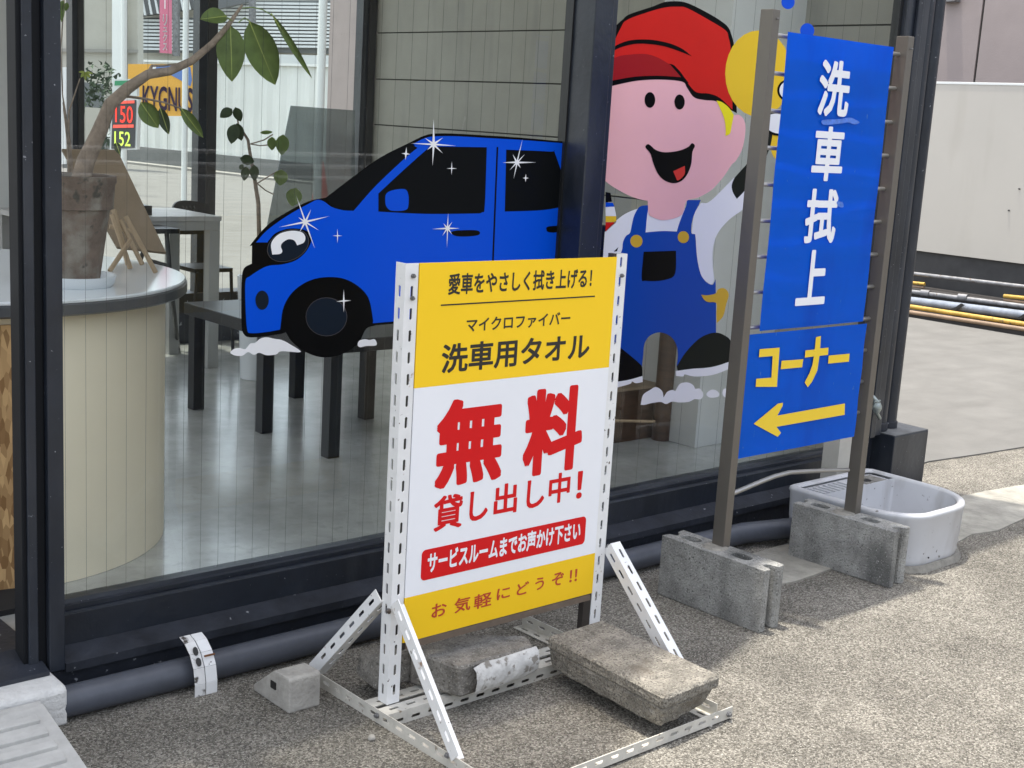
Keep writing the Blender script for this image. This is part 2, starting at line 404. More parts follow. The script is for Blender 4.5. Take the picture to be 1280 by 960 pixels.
# ------------------------------------------------------------------ lettering
FONT = None
def text_mesh(s, bold=0.0, extrude=.0006, shear=0):
    cu = bpy.data.curves.new('t', 'FONT'); cu.body = s; cu.size = 1; cu.offset = bold; cu.extrude = 0; cu.resolution_u = 3; cu.shear = shear
    cu.fill_mode = 'FRONT'
    ob = bpy.data.objects.new('t', cu); COL.objects.link(ob)
    dg = bpy.context.evaluated_depsgraph_get(); dg.update()
    me = bpy.data.meshes.new_from_object(ob.evaluated_get(dg))
    bpy.data.objects.remove(ob); bpy.data.curves.remove(cu)
    me.materials.clear()
    return me
def put_text(name, s, x0, x1, z0, z1, y, m, parent, bold=0.0, th=.0003, fn=None):
    """fit the string to a rectangle on the plane facing -Y at y (or through fn)"""
    me = text_mesh(s, 0)
    if not len(me.vertices): return None
    if bold:   # heavier weight: the same glyph printed again a hair's breadth to each side
        bm = bmesh.new(); n_ = 28 if bold > .04 else 12
        SQ = []
        for i in range(n_):
            c_, s_ = math.cos(2*math.pi*i/n_), math.sin(2*math.pi*i/n_)
            SQ.append((math.copysign(abs(c_)**.6, c_), math.copysign(abs(s_)**.6, s_)))
        rings = [(bold, n_)] + ([(bold*.5, n_)] if bold > .042 else [])
        bm.from_mesh(me); g0 = bm.verts[:] + bm.edges[:] + bm.faces[:]
        k = 0
        for rr_, nn_ in rings:
            for i in range(nn_):
                k += 1
                r_ = bmesh.ops.duplicate(bm, geom=g0)
                vv = [e for e in r_['geom'] if isinstance(e, bmesh.types.BMVert)]
                bmesh.ops.translate(bm, verts=vv, vec=(rr_*SQ[i % n_][0], rr_*SQ[i % n_][1], k*.000004))
        bm.to_mesh(me); bm.free()
    xs = [v.co.x for v in me.vertices]; ys = [v.co.y for v in me.vertices]
    a, b_, c, d = min(xs), max(xs), min(ys), max(ys)
    for v in me.vertices:
        X = x0 + (v.co.x-a)/(b_-a)*(x1-x0); Z = z0 + (v.co.y-c)/(max(d-c, 1e-6))*(z1-z0)
        v.co = V(fn(X, Z)) if fn else V((X, y-th-v.co.z, Z))
    return obj(name, me, m, parent)
def rowfit(name, s, pl, pr, hL, hR, y, m, parent, bold=0.0):
    """pl/pr: pixel at the middle of the row's left/right end; hL/hR: pixel heights there"""
    a = Py(pl[0], pl[1], y); b_ = Py(pr[0], pr[1], y)
    zc = (a.z+b_.z)/2
    h1 = (Py(pl[0], pl[1]-hL/2, y).z-Py(pl[0], pl[1]+hL/2, y).z); h2 = (Py(pr[0], pr[1]-hR/2, y).z-Py(pr[0], pr[1]+hR/2, y).z)
    h = (h1+h2)/2
    return put_text(name, s, a.x, b_.x, zc-h/2, zc+h/2, y, m, parent, bold)

# ================================================================== GROUND
gnd = NB()
n = 60
bmesh.ops.create_grid(gnd, x_segments=2, y_segments=2, size=400)
obj('ground', gnd, M_ASPH, kind='structure')
c0 = [(4.66, 3.02), (5.35, 3.075), (5.7, 3.03), (6.06, 2.995), (7.2, 2.95), (9.0, 2.8), (30, 2.5), (30, 60), (-2, 60), (-2, 6.62), (4.78, 6.62), (4.78, 3.02)]
obj('pavement', prism(c0, [], lambda x, y: (x, y, .0005), (0, 0, .006)), M_CONC, kind='structure')
# ragged strip of old concrete along the drain, in front of the window base
ap = [(3.2, 2.44), (3.45, 2.40), (3.9, 2.42), (4.3, 2.33), (4.47, 2.36), (4.6, 2.33), (4.88, 2.36), (5.3, 2.34), (6.5, 2.30), (6.5, 2.60), (5.4, 2.62), (5.1, 2.66), (4.7, 2.68), (4.3, 2.68), (3.6, 2.66), (3.2, 2.64)]
obj('concrete_strip', prism(ap, [], lambda x, y: (x, y, .0), (0, 0, .005)), M_APRON, kind='structure')

# ================================================================== SHOP
H_ = 3.30
shop = thing('shop_building', 'shop with dark navy window frames, wired glass and a low painted base', 'building', (1.2, 2.83, 0))
def sh(name, bm, m, par=shop, **k): return obj(name, bm, m, par, **k)
GY = 2.93            # glass plane
XL, XM0, XM1, XR0, XR1 = 1.20, 2.79, 2.89, 4.49, 4.638
# interior shell (setting)
obj('floor', box(-3, 4.6, 2.951, 6.46, .002, .13), M_FLOOR, kind='structure')
obj('ceiling', box(-3.1, 4.74, 2.95, 6.52, H_, H_+.04), M_CEIL, kind='structure')
# unseen roof, its front edge shaped to cast the shade line on the ground
edge = [(-3.0, 2.62), (1.70, 2.60), (1.95, 2.36), (2.2, 2.16), (2.5, 2.05), (2.7, 2.115), (2.94, 2.19), (3.22, 2.27), (3.4, 2.25), (3.7, 2.25), (4.15, 2.25), (4.96, 2.28)]
shade_roof = [(x-.235, y+.54) for x, y in edge] + [(4.90, 6.60), (-3.2, 6.60)]
front = [(-3.0, 1.3), (.5, 1.5), (1.6, 1.76), (2.15, 1.93), (2.5, 2.046)]
dim_outline = [(x-.235, y+.54) for x, y in front] + [(x-.235, y+.54) for x, y in edge[3::-1]]
sh('part_shade_sheet', prism(dim_outline, [], lambda x, y: (x, y, H_+.06), (0, 0, .004)), glassmat('sun_dimming_sheet', (.72, .71, .68), 1.3, .2, ((.5, .5, .49), .35)))  # added unseen sheet that lets part of the sun onto the left ground
sh('roof', prism(shade_roof, [], lambda x, y: (x, y, H_+.045), (0, 0, .16)), M_NAVYB)
# front frame
bevel(sh('post', box(1.162, 1.20, 2.83, 2.96, .085, H_), M_NAVY), .003)
bevel(sh('door_jamb', box(1.108, 1.162, 2.845, 2.898, .085, H_), mat('black_jamb', (.006, .007, .009), .6, spec=.2)), .003)
bevel(sh('jamb_stop', box(1.118, 1.140, 2.838, 2.850, .09, H_), M_NAVY), .002)
bm = box(XM0, XM1-.024, 2.83, 2.95, .205, H_); bevel(sh('mullion', bm, M_NAVY), .003)
bevel(sh('mullion_cover', box(XM1-.022, XM1, 2.838, 2.94, .205, H_), M_NAVY), .003)
bevel(sh('corner_column', box(XR0, XR1, 2.895, 2.962, .247, H_), M_NAVY), .004)
bevel(sh('column_rib', box(XR0+.05, XR0+.085, 2.880, 2.8945, .247, H_), M_NAVY), .003)
sh('door_threshold', prism([(2.80, .03), (2.80, .105), (2.86, .118), (2.90, .1335), (3.10, .1335), (3.10, .1305), (2.9505, .1305), (2.9505, .03)], [], lambda y, z: (-1, y, z), (2.15, 0, 0)), M_NAVYB)
# sill profile swept along X
prof = [(2.845, 0), (2.845, .078), (2.828, .084), (2.828, .100), (2.885, .124), (2.885, .196), (2.900, .199), (2.900, .206), (2.915, .209), (2.915, .222), (2.96, .222), (2.96, 0)]
def sweep(pr, x0, x1):
    bm = NB(); add_prism(bm, pr, [], lambda y, z: (x0, y, z), (x1-x0, 0, 0)); return bm
sh('window_base', sweep([(2.845, 0), (2.845, .078), (2.9, .078), (2.9, 0)], 1.165, 4.489), M_NAVYB)
sh('sill', sweep([(2.828, .0785), (2.828, .100), (2.885, .122), (2.95, .122), (2.95, .0785)], 1.2005, 4.489), M_SILL)
sh('bottom_rail', sweep([(2.885, .1225), (2.885, .196), (2.897, .200), (2.95, .200), (2.95, .1225)], 1.2005, 4.489), M_NAVY)
sh('glazing_bead', sweep([(2.904, .2005), (2.904, .212), (2.912, .2145), (2.915, .224), (2.95, .224), (2.95, .2005)], 1.2005, 4.489), M_NAVY)
for xa, xb in ((1.2005, 1.216), (2.783, 2.7895), (2.8905, 2.900), (4.47, 4.4895)):
    sh('glazing_bead', box(xa, xb, 2.916, 2.948, .2245, H_), M_BLKPL)
sh('top_rail', box(1.2005, 4.489, 2.88, 2.948, H_-.15, H_-.001), M_NAVY)
# low fixed kerb where the window base meets the corner column
for xa, xb in ((1.217, 2.782), (2.901, 4.469)):
    pane = sh('window_pane', box(xa, xb, GY-.003, GY+.003, .2245, H_-.152), M_GLASS)
    wires = NB(); x = xa+.03
    while x < xb-.01:
        add_box(wires, x-.0002, x+.0002, GY+.0035, GY+.0041, .225, H_-.152); x += .0508 if xa < 2 else .1016
    obj('glass_wire', wires, mat('wire_grey', (.06, .065, .06), .8, spec=.1), pane, kind='stuff')
# inner siding wall: boards one by one
wall = obj('wall', box(4.6405, 4.74, 3.065, 6.60, .0, H_), M_WALLP, kind='structure')
zj = [P.z for P in (Px(456, 154.7, 4.6), Px(453, 98.4, 4.6), Px(456, 41.5, 4.6))]
dz = (zj[2]-zj[0])/2
zz = zj[0]-6*dz; k = 0
while zz < H_:
    a, b_ = max(zz+.0035, .131), min(zz+dz-.0035, H_-.002)
    if b_-a > .02: obj('board', box(4.600, 4.640, 2.965, 6.45, a, b_), M_SIDING, wall)
    zz += dz; k += 1
obj('board_backing', box(4.612, 4.6395, 2.966, 6.449, .131, H_-.002), M_JOINT, wall)
# back window wall
bw = obj('back_wall', box(1.6, 2.62, 6.46, 6.60, 0, H_), M_PALE, kind='structure')
fw = obj('front_wall', box(-3, -.2, 2.83, 2.95, 0, H_), M_NAVYB, kind='structure')
bwin = thing('back_window', 'rear shop window with three dark posts looking out on the street', 'window', (3.5, 6.5, .13))
for xa, xb in ((2.68, 2.70), (2.79, 2.85), (3.478, 3.582), (4.508, 4.598)):
    obj('post', box(xa, xb, 6.45, 6.52, .13, H_), M_NAVY, bwin)
    if xb-xa > .05: obj('post_trim', box(xa+(xb-xa)*.45, xb-.006, 6.435, 6.4495, .13, H_), M_SKIRT, bwin)
obj('low_kerb', box(2.62, 4.598, 6.42, 6.56, .131, .40), M_NAVYB, bwin)
for xa, xb in ((2.851, 3.477), (3.583, 4.507)):
    obj('window_pane', box(xa, xb, 6.46, 6.464, .401, H_), M_GLASS2, bwin)
# pale pillar in front of the siding wall
obj('pillar', box(4.135, 4.599, 3.44, 3.80, .131, H_-.001), M_PALE, kind='structure')

# corner downpipes and the box they stand on
dp = thing('downpipe', 'wide dark round downpipe at the right corner of the shop', 'pipe', (4.70, 2.966, .25))
smooth(obj('pipe', tube([(4.70, 2.966, .252), (4.70, 2.966, H_+.04)], .046, 24), M_NAVY, dp))
smooth(obj('pipe_collar', lathe((4.70, 2.966, .252), [(.051, 0), (.051, .03), (.046, .034)], 24), M_NAVYB, dp))
dp2 = thing('downpipe', 'slim dark pipe at the outer edge of the corner column, right of the wide downpipe', 'pipe', (4.797, 2.966, .25))
smooth(obj('pipe', tube([(4.797, 2.966, .252), (4.797, 2.966, H_+.04)], .033, 20), M_NAVY, dp2))
smooth(obj('pipe_collar', lathe((4.797, 2.966, .252), [(.038, 0), (.038, .025), (.033, .028)], 20), M_NAVYB, dp2))
plinth = obj('plinth', box(4.672, 4.925, 2.850, 3.06, .0, .246), M_NAVY, label='dark painted box plinth under the downpipes at the shop corner', cat='plinth')
bevel(plinth, .004)
obj('plinth_back', box(4.4905, 4.6715, 2.952, 3.058, .0, .246), M_NAVY, plinth)
top = obj('plinth_cap', box(4.674, 4.923, 2.852, 3.058, .2465, .2495), mat('grey_cap', (.16, .165, .165), .7, .3, 30), plinth)  # lighter grey layer over the plinth top

# grey drain pipe along the base
pz = .039
pp = [(1.15, 2.762, pz), (1.6, 2.76, pz), (2.4, 2.765, pz), (3.2, 2.765, pz+.002), (3.6, 2.745, pz+.006), (3.80, 2.665, pz+.016)]
dr = obj('drain_pipe', tube(pp, .037, 24), M_PIPEG, label='long grey drain pipe lying along the foot of the shop front', cat='pipe'); smooth(dr, 60)
# slotted white strap over the pipe
strap = thing('pipe_bracket', 'rusty white slotted steel strap bent over the grey drain pipe', 'bracket', (1.50, 2.72, 0))
cx, cy = 1.475, 2.745
def strap_bm(x0, x1, holes):
    th = [(.125, 2.775), (.118, 2.750), (.098, 2.722), (.068, 2.703), (.030, 2.695), (-.0, 2.695)]
    bm = NB()
    pts = [(y, z) for z, y in th]
    for i in range(len(pts)-1):
        (y0, z0), (y1, z1) = pts[i], pts[i+1]
        a = V((x0, y0, z0)); u = V((x1-x0, 0, 0)); w = V((0, y1-y0, z1-z0)); nn = V((0, -(z0-z1), (y0-y1))).normalized()*.003
        add_obox(bm, a, u, w, nn)
    return bm
M_STRAP = mat('grimy_white_strap', (.74, .73, .71), .55, .1, 30, .2, 60)
mixc(M_STRAP, (.07, .06, .05), 'noise', 48, .56, .64)
bevel(obj('strap', strap_bm(1.462, 1.490, 1), M_STRAP, strap), .001)
bevel(obj('strap', strap_bm(1.492, 1.522, 1), M_WHITE, strap), .001)
for z, y in ((.105, 2.722), (.083, 2.706)):
    obj('slot', lathe((1.477, 0, 0), [(.006, 0), (.006, .004)], 12), M_BLACKP, strap).data.transform(
        Matrix.Translation(V((1.477, y, z))-world_loc(strap)) @ Matrix.Rotation(R(60), 4, 'X') @ Matrix.Scale(1.8, 4, (0, 1, 0)) @ Matrix.Translation(-(V((1.477, 0, 0))-world_loc(strap))))
obj('rust_streak', box(1.4935, 1.5215, 2.7055, 2.7085, .092, .096), M_RUST, strap)

# door step, ramp, mat
stp = obj('door_step', prism([(2.725, 0), (2.725, .085), (2.735, .093), (2.83, .095), (2.83, 0)], [], lambda y, z: (.2, y, z), (.96, 0, 0)), M_KERBW,
          label='white painted step block below the shop door', cat='step')
bevel(stp, .006)
# ramp: wedge with raised ribs
rx1 = 1.115
ramp = thing('kerb_ramp', 'light grey plastic kerb ramp with raised ribs in the bottom left corner', 'ramp', (.8, 2.5, 0))
obj('ramp_body', prism([(2.36, 0), (2.36, .004), (2.40, .010), (2.69, .080), (2.715, .080), (2.715, 0)], [], lambda y, z: (.3, y, z), (.79, 0, 0)), M_TRAMP, ramp)
for i in range(6):
    y0 = 2.655-i*.046; z0 = .010+(y0-2.40)/.29*.070
    bm = NB(); add_obox(bm, (.32, y0, z0-.001), (.74, 0, 0), (0, -.021, -.0052), (0, -.001, .0105))
    bevel(obj('rib', bm, M_TRAMP, ramp), .002)
obj('door_mat', box(.5, 1.30, 3.12, 3.30, .1305, .145), M_RUBBER, label='black rubber mat just inside the shop door', cat='mat')
for i in range(9):
    pass

# ================================================================== INTERIOR
# round reception counter
ct = thing('reception_counter', 'round cream reception counter with a white top and dark edge', 'counter', (1.33, 3.80, .13))
CX, CY = 1.33, 3.81; TZ = .90
smooth(obj('counter_body', lathe((CX, CY, .131), [(.55, 0), (.55, TZ-.131-.043)], 96), M_COUNTER, ct))
smooth(obj('counter_edge', lathe((CX, CY, TZ-.042), [(.606, 0), (.612, .005), (.612, .029), (.606, .033)], 96), M_CEDGE, ct))
smooth(obj('counter_top', lathe((CX, CY, TZ-.0085), [(.607, 0), (.608, .005), (.604, .0085)], 96), M_CTOP, ct))
a0, a1 = R(150), R(263)
pts = [(CX+.552*math.cos(a0+(a1-a0)*k/30), CY+.552*math.sin(a0+(a1-a0)*k/30)) for k in range(31)]
ptso = [(CX+.560*math.cos(a0+(a1-a0)*k/30), CY+.560*math.sin(a0+(a1-a0)*k/30)) for k in range(31)]
obj('wood_chip_panel', prism(pts+ptso[::-1], [], lambda x, y: (x, y, .135), (0, 0, .70)), M_OSB, ct)

# terracotta pot and rubber plant on the counter
pc = Pz(93, 347, TZ+.02)
pot = thing('plant_pot', 'weathered terracotta pot on a white saucer on the counter', 'plant pot', (pc.x, pc.y, TZ))
def lp(o): return smooth(o, 35)
lp(obj('saucer', lathe((pc.x, pc.y, TZ), [(.098, 0), (.105, .008), (.110, .030), (.106, .030), (.100, .012), (.0, .012)][:5], 40), M_SAUC, pot))
lp(obj('pot', lathe((pc.x, pc.y, TZ+.0125), [(.066, 0), (.092, .19), (.093, .195), (.102, .198), (.106, .262), (.110, .268), (.110, .285), (.098, .285), (.094, .262)], 40), M_TERRA, pot))
obj('soil', lathe((pc.x, pc.y, TZ+.262), [(.093, 0), (.093, .006)], 24), M_SOIL, pot)
PYY = pc.y
def leaf_bm(base, tip, width, nrm, fold=.25, n=7, arc=.0, notch=0):
    base, tip, nrm = V(base), V(tip), V(nrm).normalized()
    d = tip-base; L_ = d.length; dn = d.normalized(); s = dn.cross(nrm).normalized(); nn = s.cross(dn).normalized()
    bm = NB(); rows = []
    for i in range(n+1):
        t = i/n; w = width*.5*(math.sin(math.pi*min(1, t**.85))**.75 if 0 < t < 1 else 0.02)
        c = base + d*t + nn*(arc*4*t*(1-t)*L_)
        rows.append([bm.verts.new(c - s*w + nn*w*fold), bm.verts.new(c - s*w*.5 + nn*w*fold*.35), bm.verts.new(c), bm.verts.new(c + s*w*.5 + nn*w*fold*.35), bm.verts.new(c + s*w + nn*w*fold)])
    for a, b_ in zip(rows, rows[1:]):
        for k in range(4): bm.faces.new((a[k], a[k+1], b_[k+1], b_[k]))
    r = bmesh.ops.solidify(bm, geom=bm.faces[:], thickness=.0006)
    return bm
rub = thing('rubber_plant', 'tall rubber plant with a bent branch and big oval leaves in the terracotta pot', 'plant', (pc.x, pc.y, TZ+.26))
yb = pc.y
tr = [(97, 226, yb), (108, 200, yb), (124, 165, yb), (138, 130, yb-.02), (160, 110, yb-.03), (185, 93, yb-.05), (212, 89, yb-.07), (240, 76, yb-.09), (265, 55, yb-.11), (285, 32, yb-.12), (303, 6, yb-.13)]
tp = [Py(*t) for t in tr]; tp[0] = V((tp[0].x, tp[0].y, TZ+.255))
smooth(obj('trunk', tube(tp, [.027, .024, .021, .0175, .016, .013, .0115, .0105, .009, .007, .003], 14), M_BARK, rub), 60)
smooth(obj('branch', tube([Py(155, 120, yb), Py(185, 124, yb-.03), (Py(205, 128, yb-.05)), Py(225, 135, yb-.05)], [.004, .003, .0025, .002], 8), M_BARK, rub), 60)
smooth(obj('branch', tube([Py(186, 92, yb-.05), Py(190, 82, yb-.05), Py(205, 82, yb-.06), Py(228, 79, yb-.07)], [.008, .004, .003, .002], 8), M_BARK, rub), 60)
ym = yb-.12
bigleaves = [
    ((288, 32), (290, 102), 36, M_LEAF, ym, 0.1), ((312, 27), (344, 106), 40, M_LEAF, ym-.02, .35), ((283, 20), (250, 24), 22, M_LEAF, ym, .3),
    ((340, 18), (390, 98), 9, M_LEAF, ym-.03, .6), ((176, 128), (198, 160), 24, M_LEAF, yb-.05, .3), ((200, 135), (211, 168), 14, M_LEAFD, yb-.05, .4),
    ((226, 135), (254, 172), 15, M_LEAF, yb-.05, .5), ((145, 178), (150, 193), 9, M_LEAFD, yb-.05, .3)]
for (u0, v0), (u1, v1), wpx, mm, yy, fo in bigleaves:
    a, b_ = Py(u0, v0, yy), Py(u1, v1, yy-.02)
    w = wpx/FPX*(a-CC).dot(CF)
    smooth(obj('leaf', leaf_bm(a, b_, w, (-.6, -.8, .25), fo, 9, .03), mm, rub), 80)
    dirv = (b_-a)
    ov = (CC-a).normalized()*.006
    obj('leaf_vein', tube([a-dirv*.02+ov*.3, a+dirv*.5+ov, b_+ov*.3], [.0013, .0010, .0004], 5), M_LEAFY, rub)
for ps in ([(303, 10), (315, 9), (328, 12), (340, 19)], [(298, 28), (306, 22), (312, 27)], [(284, 22), (290, 26)]):
    obj('leaf_stalk', tube([Py(p[0], p[1], ym-.02) for p in ps], .0016, 6), M_LEAF, rub)

# thin twiggy plant behind
tw = thing('twig_plant', 'thin twiggy plant with small pale leaves behind the terracotta pot', 'plant', (1.66, 4.2, TZ))
ty = 4.22
tpz = Pz(96, 330, TZ); 
pcx = Py(92, 300, ty).x
lp(obj('pot', lathe((pcx, ty, TZ), [(.035, 0), (.045, .10), (.041, .10), (.040, .08)], 24), M_SAUC, tw))
for ps in ([(96, 300), (88, 180), (80, 130), (78, 118)], [(92, 300), (86, 165), (86, 140), (100, 98)], [(90, 300), (84, 175), (79, 128)]):
    q = [Py(p[0], p[1], ty) for p in ps]
    smooth(obj('stem', tube(q, [.004, .003, .0025, .002][:len(q)], 6), M_BARK, tw))
for (u0, v0), (u1, v1), w, mm in (((106, 90), (101, 97), 4, M_LEAFY), ((106, 90), (113, 97), 4, M_LEAFY), ((106, 90), (107, 101), 4, M_LEAFY), ((106, 90), (98, 90), 3, M_LEAFY), ((107, 90), (116, 92), 3, M_LEAFY), ((79, 5), (77, 28), 6, M_LEAF), ((84, 3), (82, 14), 7, M_LEAF), ((80, 0), (74, 12), 6, M_LEAF)):
    a, b_ = Py(u0, v0, ty), Py(u1, v1, ty)
    obj('leaf', leaf_bm(a, b_, w/FPX*4.2, (-.6, -.8, .2), .3, 5), mm, tw)
q = [Py(78, 118, ty), Py(76, 60, ty), Py(80, 2, ty), Py(82, -30, ty)]
obj('stem', tube(q, .002, 6), M_BARK, tw)

# small easel with a plywood board, seen from behind
bl, br_ = Py(146, 311, 4.06), Py(207, 318, 4.00)
tl, trr = Py(77, 189, 4.36), Py(146, 190, 4.30)
ez = thing('display_board', 'plain plywood board leaning on a small wooden easel on the counter', 'board', (1.9, 4.0, TZ))
bm = NB(); nrm = (br_-bl).cross(tl-bl).normalized()*.012
vs = [bm.verts.new(p) for p in (bl, br_, trr, tl)] + [bm.verts.new(p+nrm) for p in (bl, br_, trr, tl)]
for f in ((0, 1, 2, 3), (7, 6, 5, 4), (0, 4, 5, 1), (1, 5, 6, 2), (2, 6, 7, 3), (3, 7, 4, 0)): bm.faces.new([vs[i] for i in f])
bmesh.ops.recalc_face_normals(bm, faces=bm.faces)
obj('board_panel', bm, M_WOODB, ez)
es = thing('table_easel', 'small pine stick easel standing on the white counter top', 'easel', (1.85, 3.95, TZ))
for (u0, v0), (u1, v1), d in (((160, 330), (142, 262), 0), ((195, 340), (157, 270), -.03), ((137, 338), (163, 300), -.03), ((163, 335), (140, 268), .02), ((178, 330), (150, 275), .01)):
    base = Pz(u0, v0+1, TZ+.001) if v0 > 328 else Pz(u0, v0, TZ+.001)
    base = Py(u0, v0, 3.96+d) if False else base
    topp = Py(u1, v1, base.y+.05)
    obj('stick', tube([base, topp], .0075, 6), M_WOODS, es)
a, b_ = Py(137, 283, 3.99), Py(165, 289, 3.97)
obj('cross_stick', tube([a, b_], .008, 6), M_WOODS, es)

# long low black table
lt = thing('low_table', 'long low black table with square legs behind the car decal', 'table', (2.95, 4.5, .13))
bevel(obj('table_top', box(2.655, 3.27, 3.99, 5.03, .532, .582), M_BLKW, lt), .003)
for (x, y) in ((2.665, 4.955), (2.70, 4.46), (2.715, 4.01), (3.17, 4.965), (3.21, 4.48), (3.215, 4.01)):
    obj('leg', box(x, x+.05, y, y+.05, .131, .5315), M_BLKW, lt)

# grey desk with metal frame by the back window
dk = thing('desk', 'grey desk with a square tube metal frame near the back window', 'desk', (3.0, 6.0, .13))
dz_ = .875
obj('desk_top', box(2.30, 3.225, 5.74, 6.22, dz_-.022, dz_), M_DESKT, dk)
for x in (2.32, 3.165):
    for y in (5.745, 6.15): obj('leg', box(x, x+.055, y, y+.055, .131, dz_-.068), M_GREYM, dk)
for y in (5.745, 6.15): obj('rail', box(2.32, 3.22, y, y+.055, dz_-.067, dz_-.0225), M_GREYM, dk)
obj('desk_box', box(*(lambda a, b_: (a.x, b_.x))(Pz(180, 271, dz_), Pz(199, 271, dz_)), 5.80, 5.92, dz_+.001, dz_+.045), M_BLKPL, label='small black box on the grey desk', cat='box')
ch = thing('chair', 'black plastic chair with a perforated back behind the grey desk', 'chair', (3.3, 6.25, .13))
a, b_ = Py(215, 264, 6.27), Py(262, 263, 6.27)
h0, h1 = a.z-.12, Py(238, 251, 6.27).z
ol = spl([(a.x, h0, 1), (a.x+.004, h0+.13), (a.x+.05, h1), (b_.x-.03, h1-.012), (b_.x, h0+.12), (b_.x, h0, 1)], 5)
hl = []
for i in range(4):
    for j in range(3):
        x = a.x+.055+i*.022; z = h1-.026-j*.022; hl.append([(x, z), (x+.006, z-.012), (x+.012, z-.012), (x+.006, z)])
obj('backrest', prism(ol, hl, lambda x, z: (x, 6.27, z), (0, .015, 0)), M_BLKPL, ch)
obj('seat', box(a.x, b_.x, 6.02, 6.26, .565, .585), M_BLKPL, ch)
for x, y in ((a.x+.01, 6.02), (b_.x-.01, 6.02), (a.x+.01, 6.26), (b_.x-.01, 6.26)):
    obj('leg', tube([(x, y, .57), (x+(.02 if x > 3.3 else -.02), y+(.0), .131)], .009, 8), M_BLKPL, ch)
ch2 = thing('stool', 'thin black tubular stool between the counter and the desk', 'stool', (3.2, 6.2, .13))
q = [Py(208, 288, 5.6), Py(213, 350, 5.55), Pz(223, 436, .131)]
obj('leg', tube(q, .011, 8), M_BLKPL, ch2)
q2 = [Py(208, 288, 5.6), Py(188, 290, 5.7), Py(170, 340, 5.9)]
obj('leg', tube(q2, .011, 8), M_BLKPL, ch2)
obj('footrest', tube([Py(185, 325, 5.7), Py(213, 333, 5.6)], .009, 8), M_BLKPL, ch2)
obj('seat', box(q[0].x-.17, q[0].x+.04, 5.55, 5.82, q[0].z-.01, q[0].z+.012), M_BLKPL, ch2)

# second plant in a white pot
p2y = 5.45
p2 = thing('potted_tree', 'small round leaved tree with a bare stem in a white pot on the floor', 'plant', (Py(325, 400, p2y).x, p2y, .13))
ctr = Py(323, 345, p2y)
lp(obj('pot', lathe((ctr.x, p2y, .131), [(.075, 0), (.098, ctr.z-.131), (.090, ctr.z-.131), (.088, ctr.z-.15)], 32), M_SAUC, p2))
q = [V((ctr.x, p2y, ctr.z-.03)), Py(324, 300, p2y), Py(323, 255, p2y), Py(318, 222, p2y), Py(313, 195, p2y), Py(310, 175, p2y), Py(298, 155, p2y), Py(294, 135, p2y)]
smooth(obj('trunk', tube(q, [.011, .0105, .010, .009, .008, .007, .004, .002], 10), M_BARK, p2), 60)
for ps in ([(313, 180), (330, 175), (341, 168)], [(313, 180), (325, 182), (338, 181)], [(320, 228), (332, 238), (342, 243)], [(318, 222), (310, 210)], [(320, 230), (345, 215)]):
    smooth(obj('branch', tube([Py(a_[0], a_[1], p2y) for a_ in ps], .003, 6), M_BARK, p2))
for (u0, v0), (u1, v1), w in (((290, 136), (275, 147), 13), ((294, 134), (301, 152), 12), ((294, 155), (289, 180), 16), ((296, 154), (302, 176), 13), ((340, 171), (340, 188), 12), ((354, 168), (352, 194), 17), ((325, 166), (341, 165), 5),
                            ((300, 198), (318, 202), 13), ((308, 208), (305, 226), 11), ((318, 206), (318, 226), 12), ((352, 212), (350, 232), 18), ((370, 235), (365, 258), 20), ((300, 212), (304, 205), 6)):
    a, b_ = Py(u0, v0, p2y-.03), Py(u1, v1, p2y-.03)
    smooth(obj('leaf', leaf_bm(a, b_, w/FPX*(a-CC).dot(CF), (-.6, -.8, .15), .2, 7), M_LEAFD if u0 < 325 else M_LEAF, p2), 80)
# added grey sheet by the back window, imitates a reflection in the front glass
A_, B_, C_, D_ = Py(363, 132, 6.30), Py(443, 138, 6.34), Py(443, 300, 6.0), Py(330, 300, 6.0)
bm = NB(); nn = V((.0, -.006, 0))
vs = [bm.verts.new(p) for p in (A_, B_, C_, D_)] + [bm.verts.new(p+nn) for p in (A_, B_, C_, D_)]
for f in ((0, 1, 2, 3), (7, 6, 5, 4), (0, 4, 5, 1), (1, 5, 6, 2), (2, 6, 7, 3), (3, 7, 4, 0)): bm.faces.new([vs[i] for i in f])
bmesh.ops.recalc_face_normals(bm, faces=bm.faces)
obj('reflection_sheet', bm, M_REFLG, label='grey see-through sheet imitating a glass reflection, by the right post of the back window', cat='sheet')

# brown wooden bench with a round post, behind the worker decal
wb = thing('wooden_bench', 'brown wooden bench box with a round post, seen below the cartoon worker', 'bench', (4.0, 3.7, .13))
zt = Py(790, 487, 3.66).z
obj('bench_body', box(3.30, 4.38, 3.66, 3.95, .131, zt), M_TABWD, wb)
obj('bench_top', box(3.28, 4.38, 3.645, 3.97, zt+.0005, zt+.012), M_WOODB, wb)
obj('bench_back', box(3.30, 4.38, 3.93, 3.96, zt+.021, 1.0), M_BLKW, wb)
a = Pz(832, 551, .131)
smooth(obj('post', tube([(a.x, a.y+.03, .131), (a.x, a.y+.03, 1.02)], .038, 20), M_TABWD, wb))
a, b_ = Py(768, 526, 3.60), Py(818, 527, 3.60)
smooth(obj('rail', tube([a, b_], .006, 8), M_WOODS, wb))

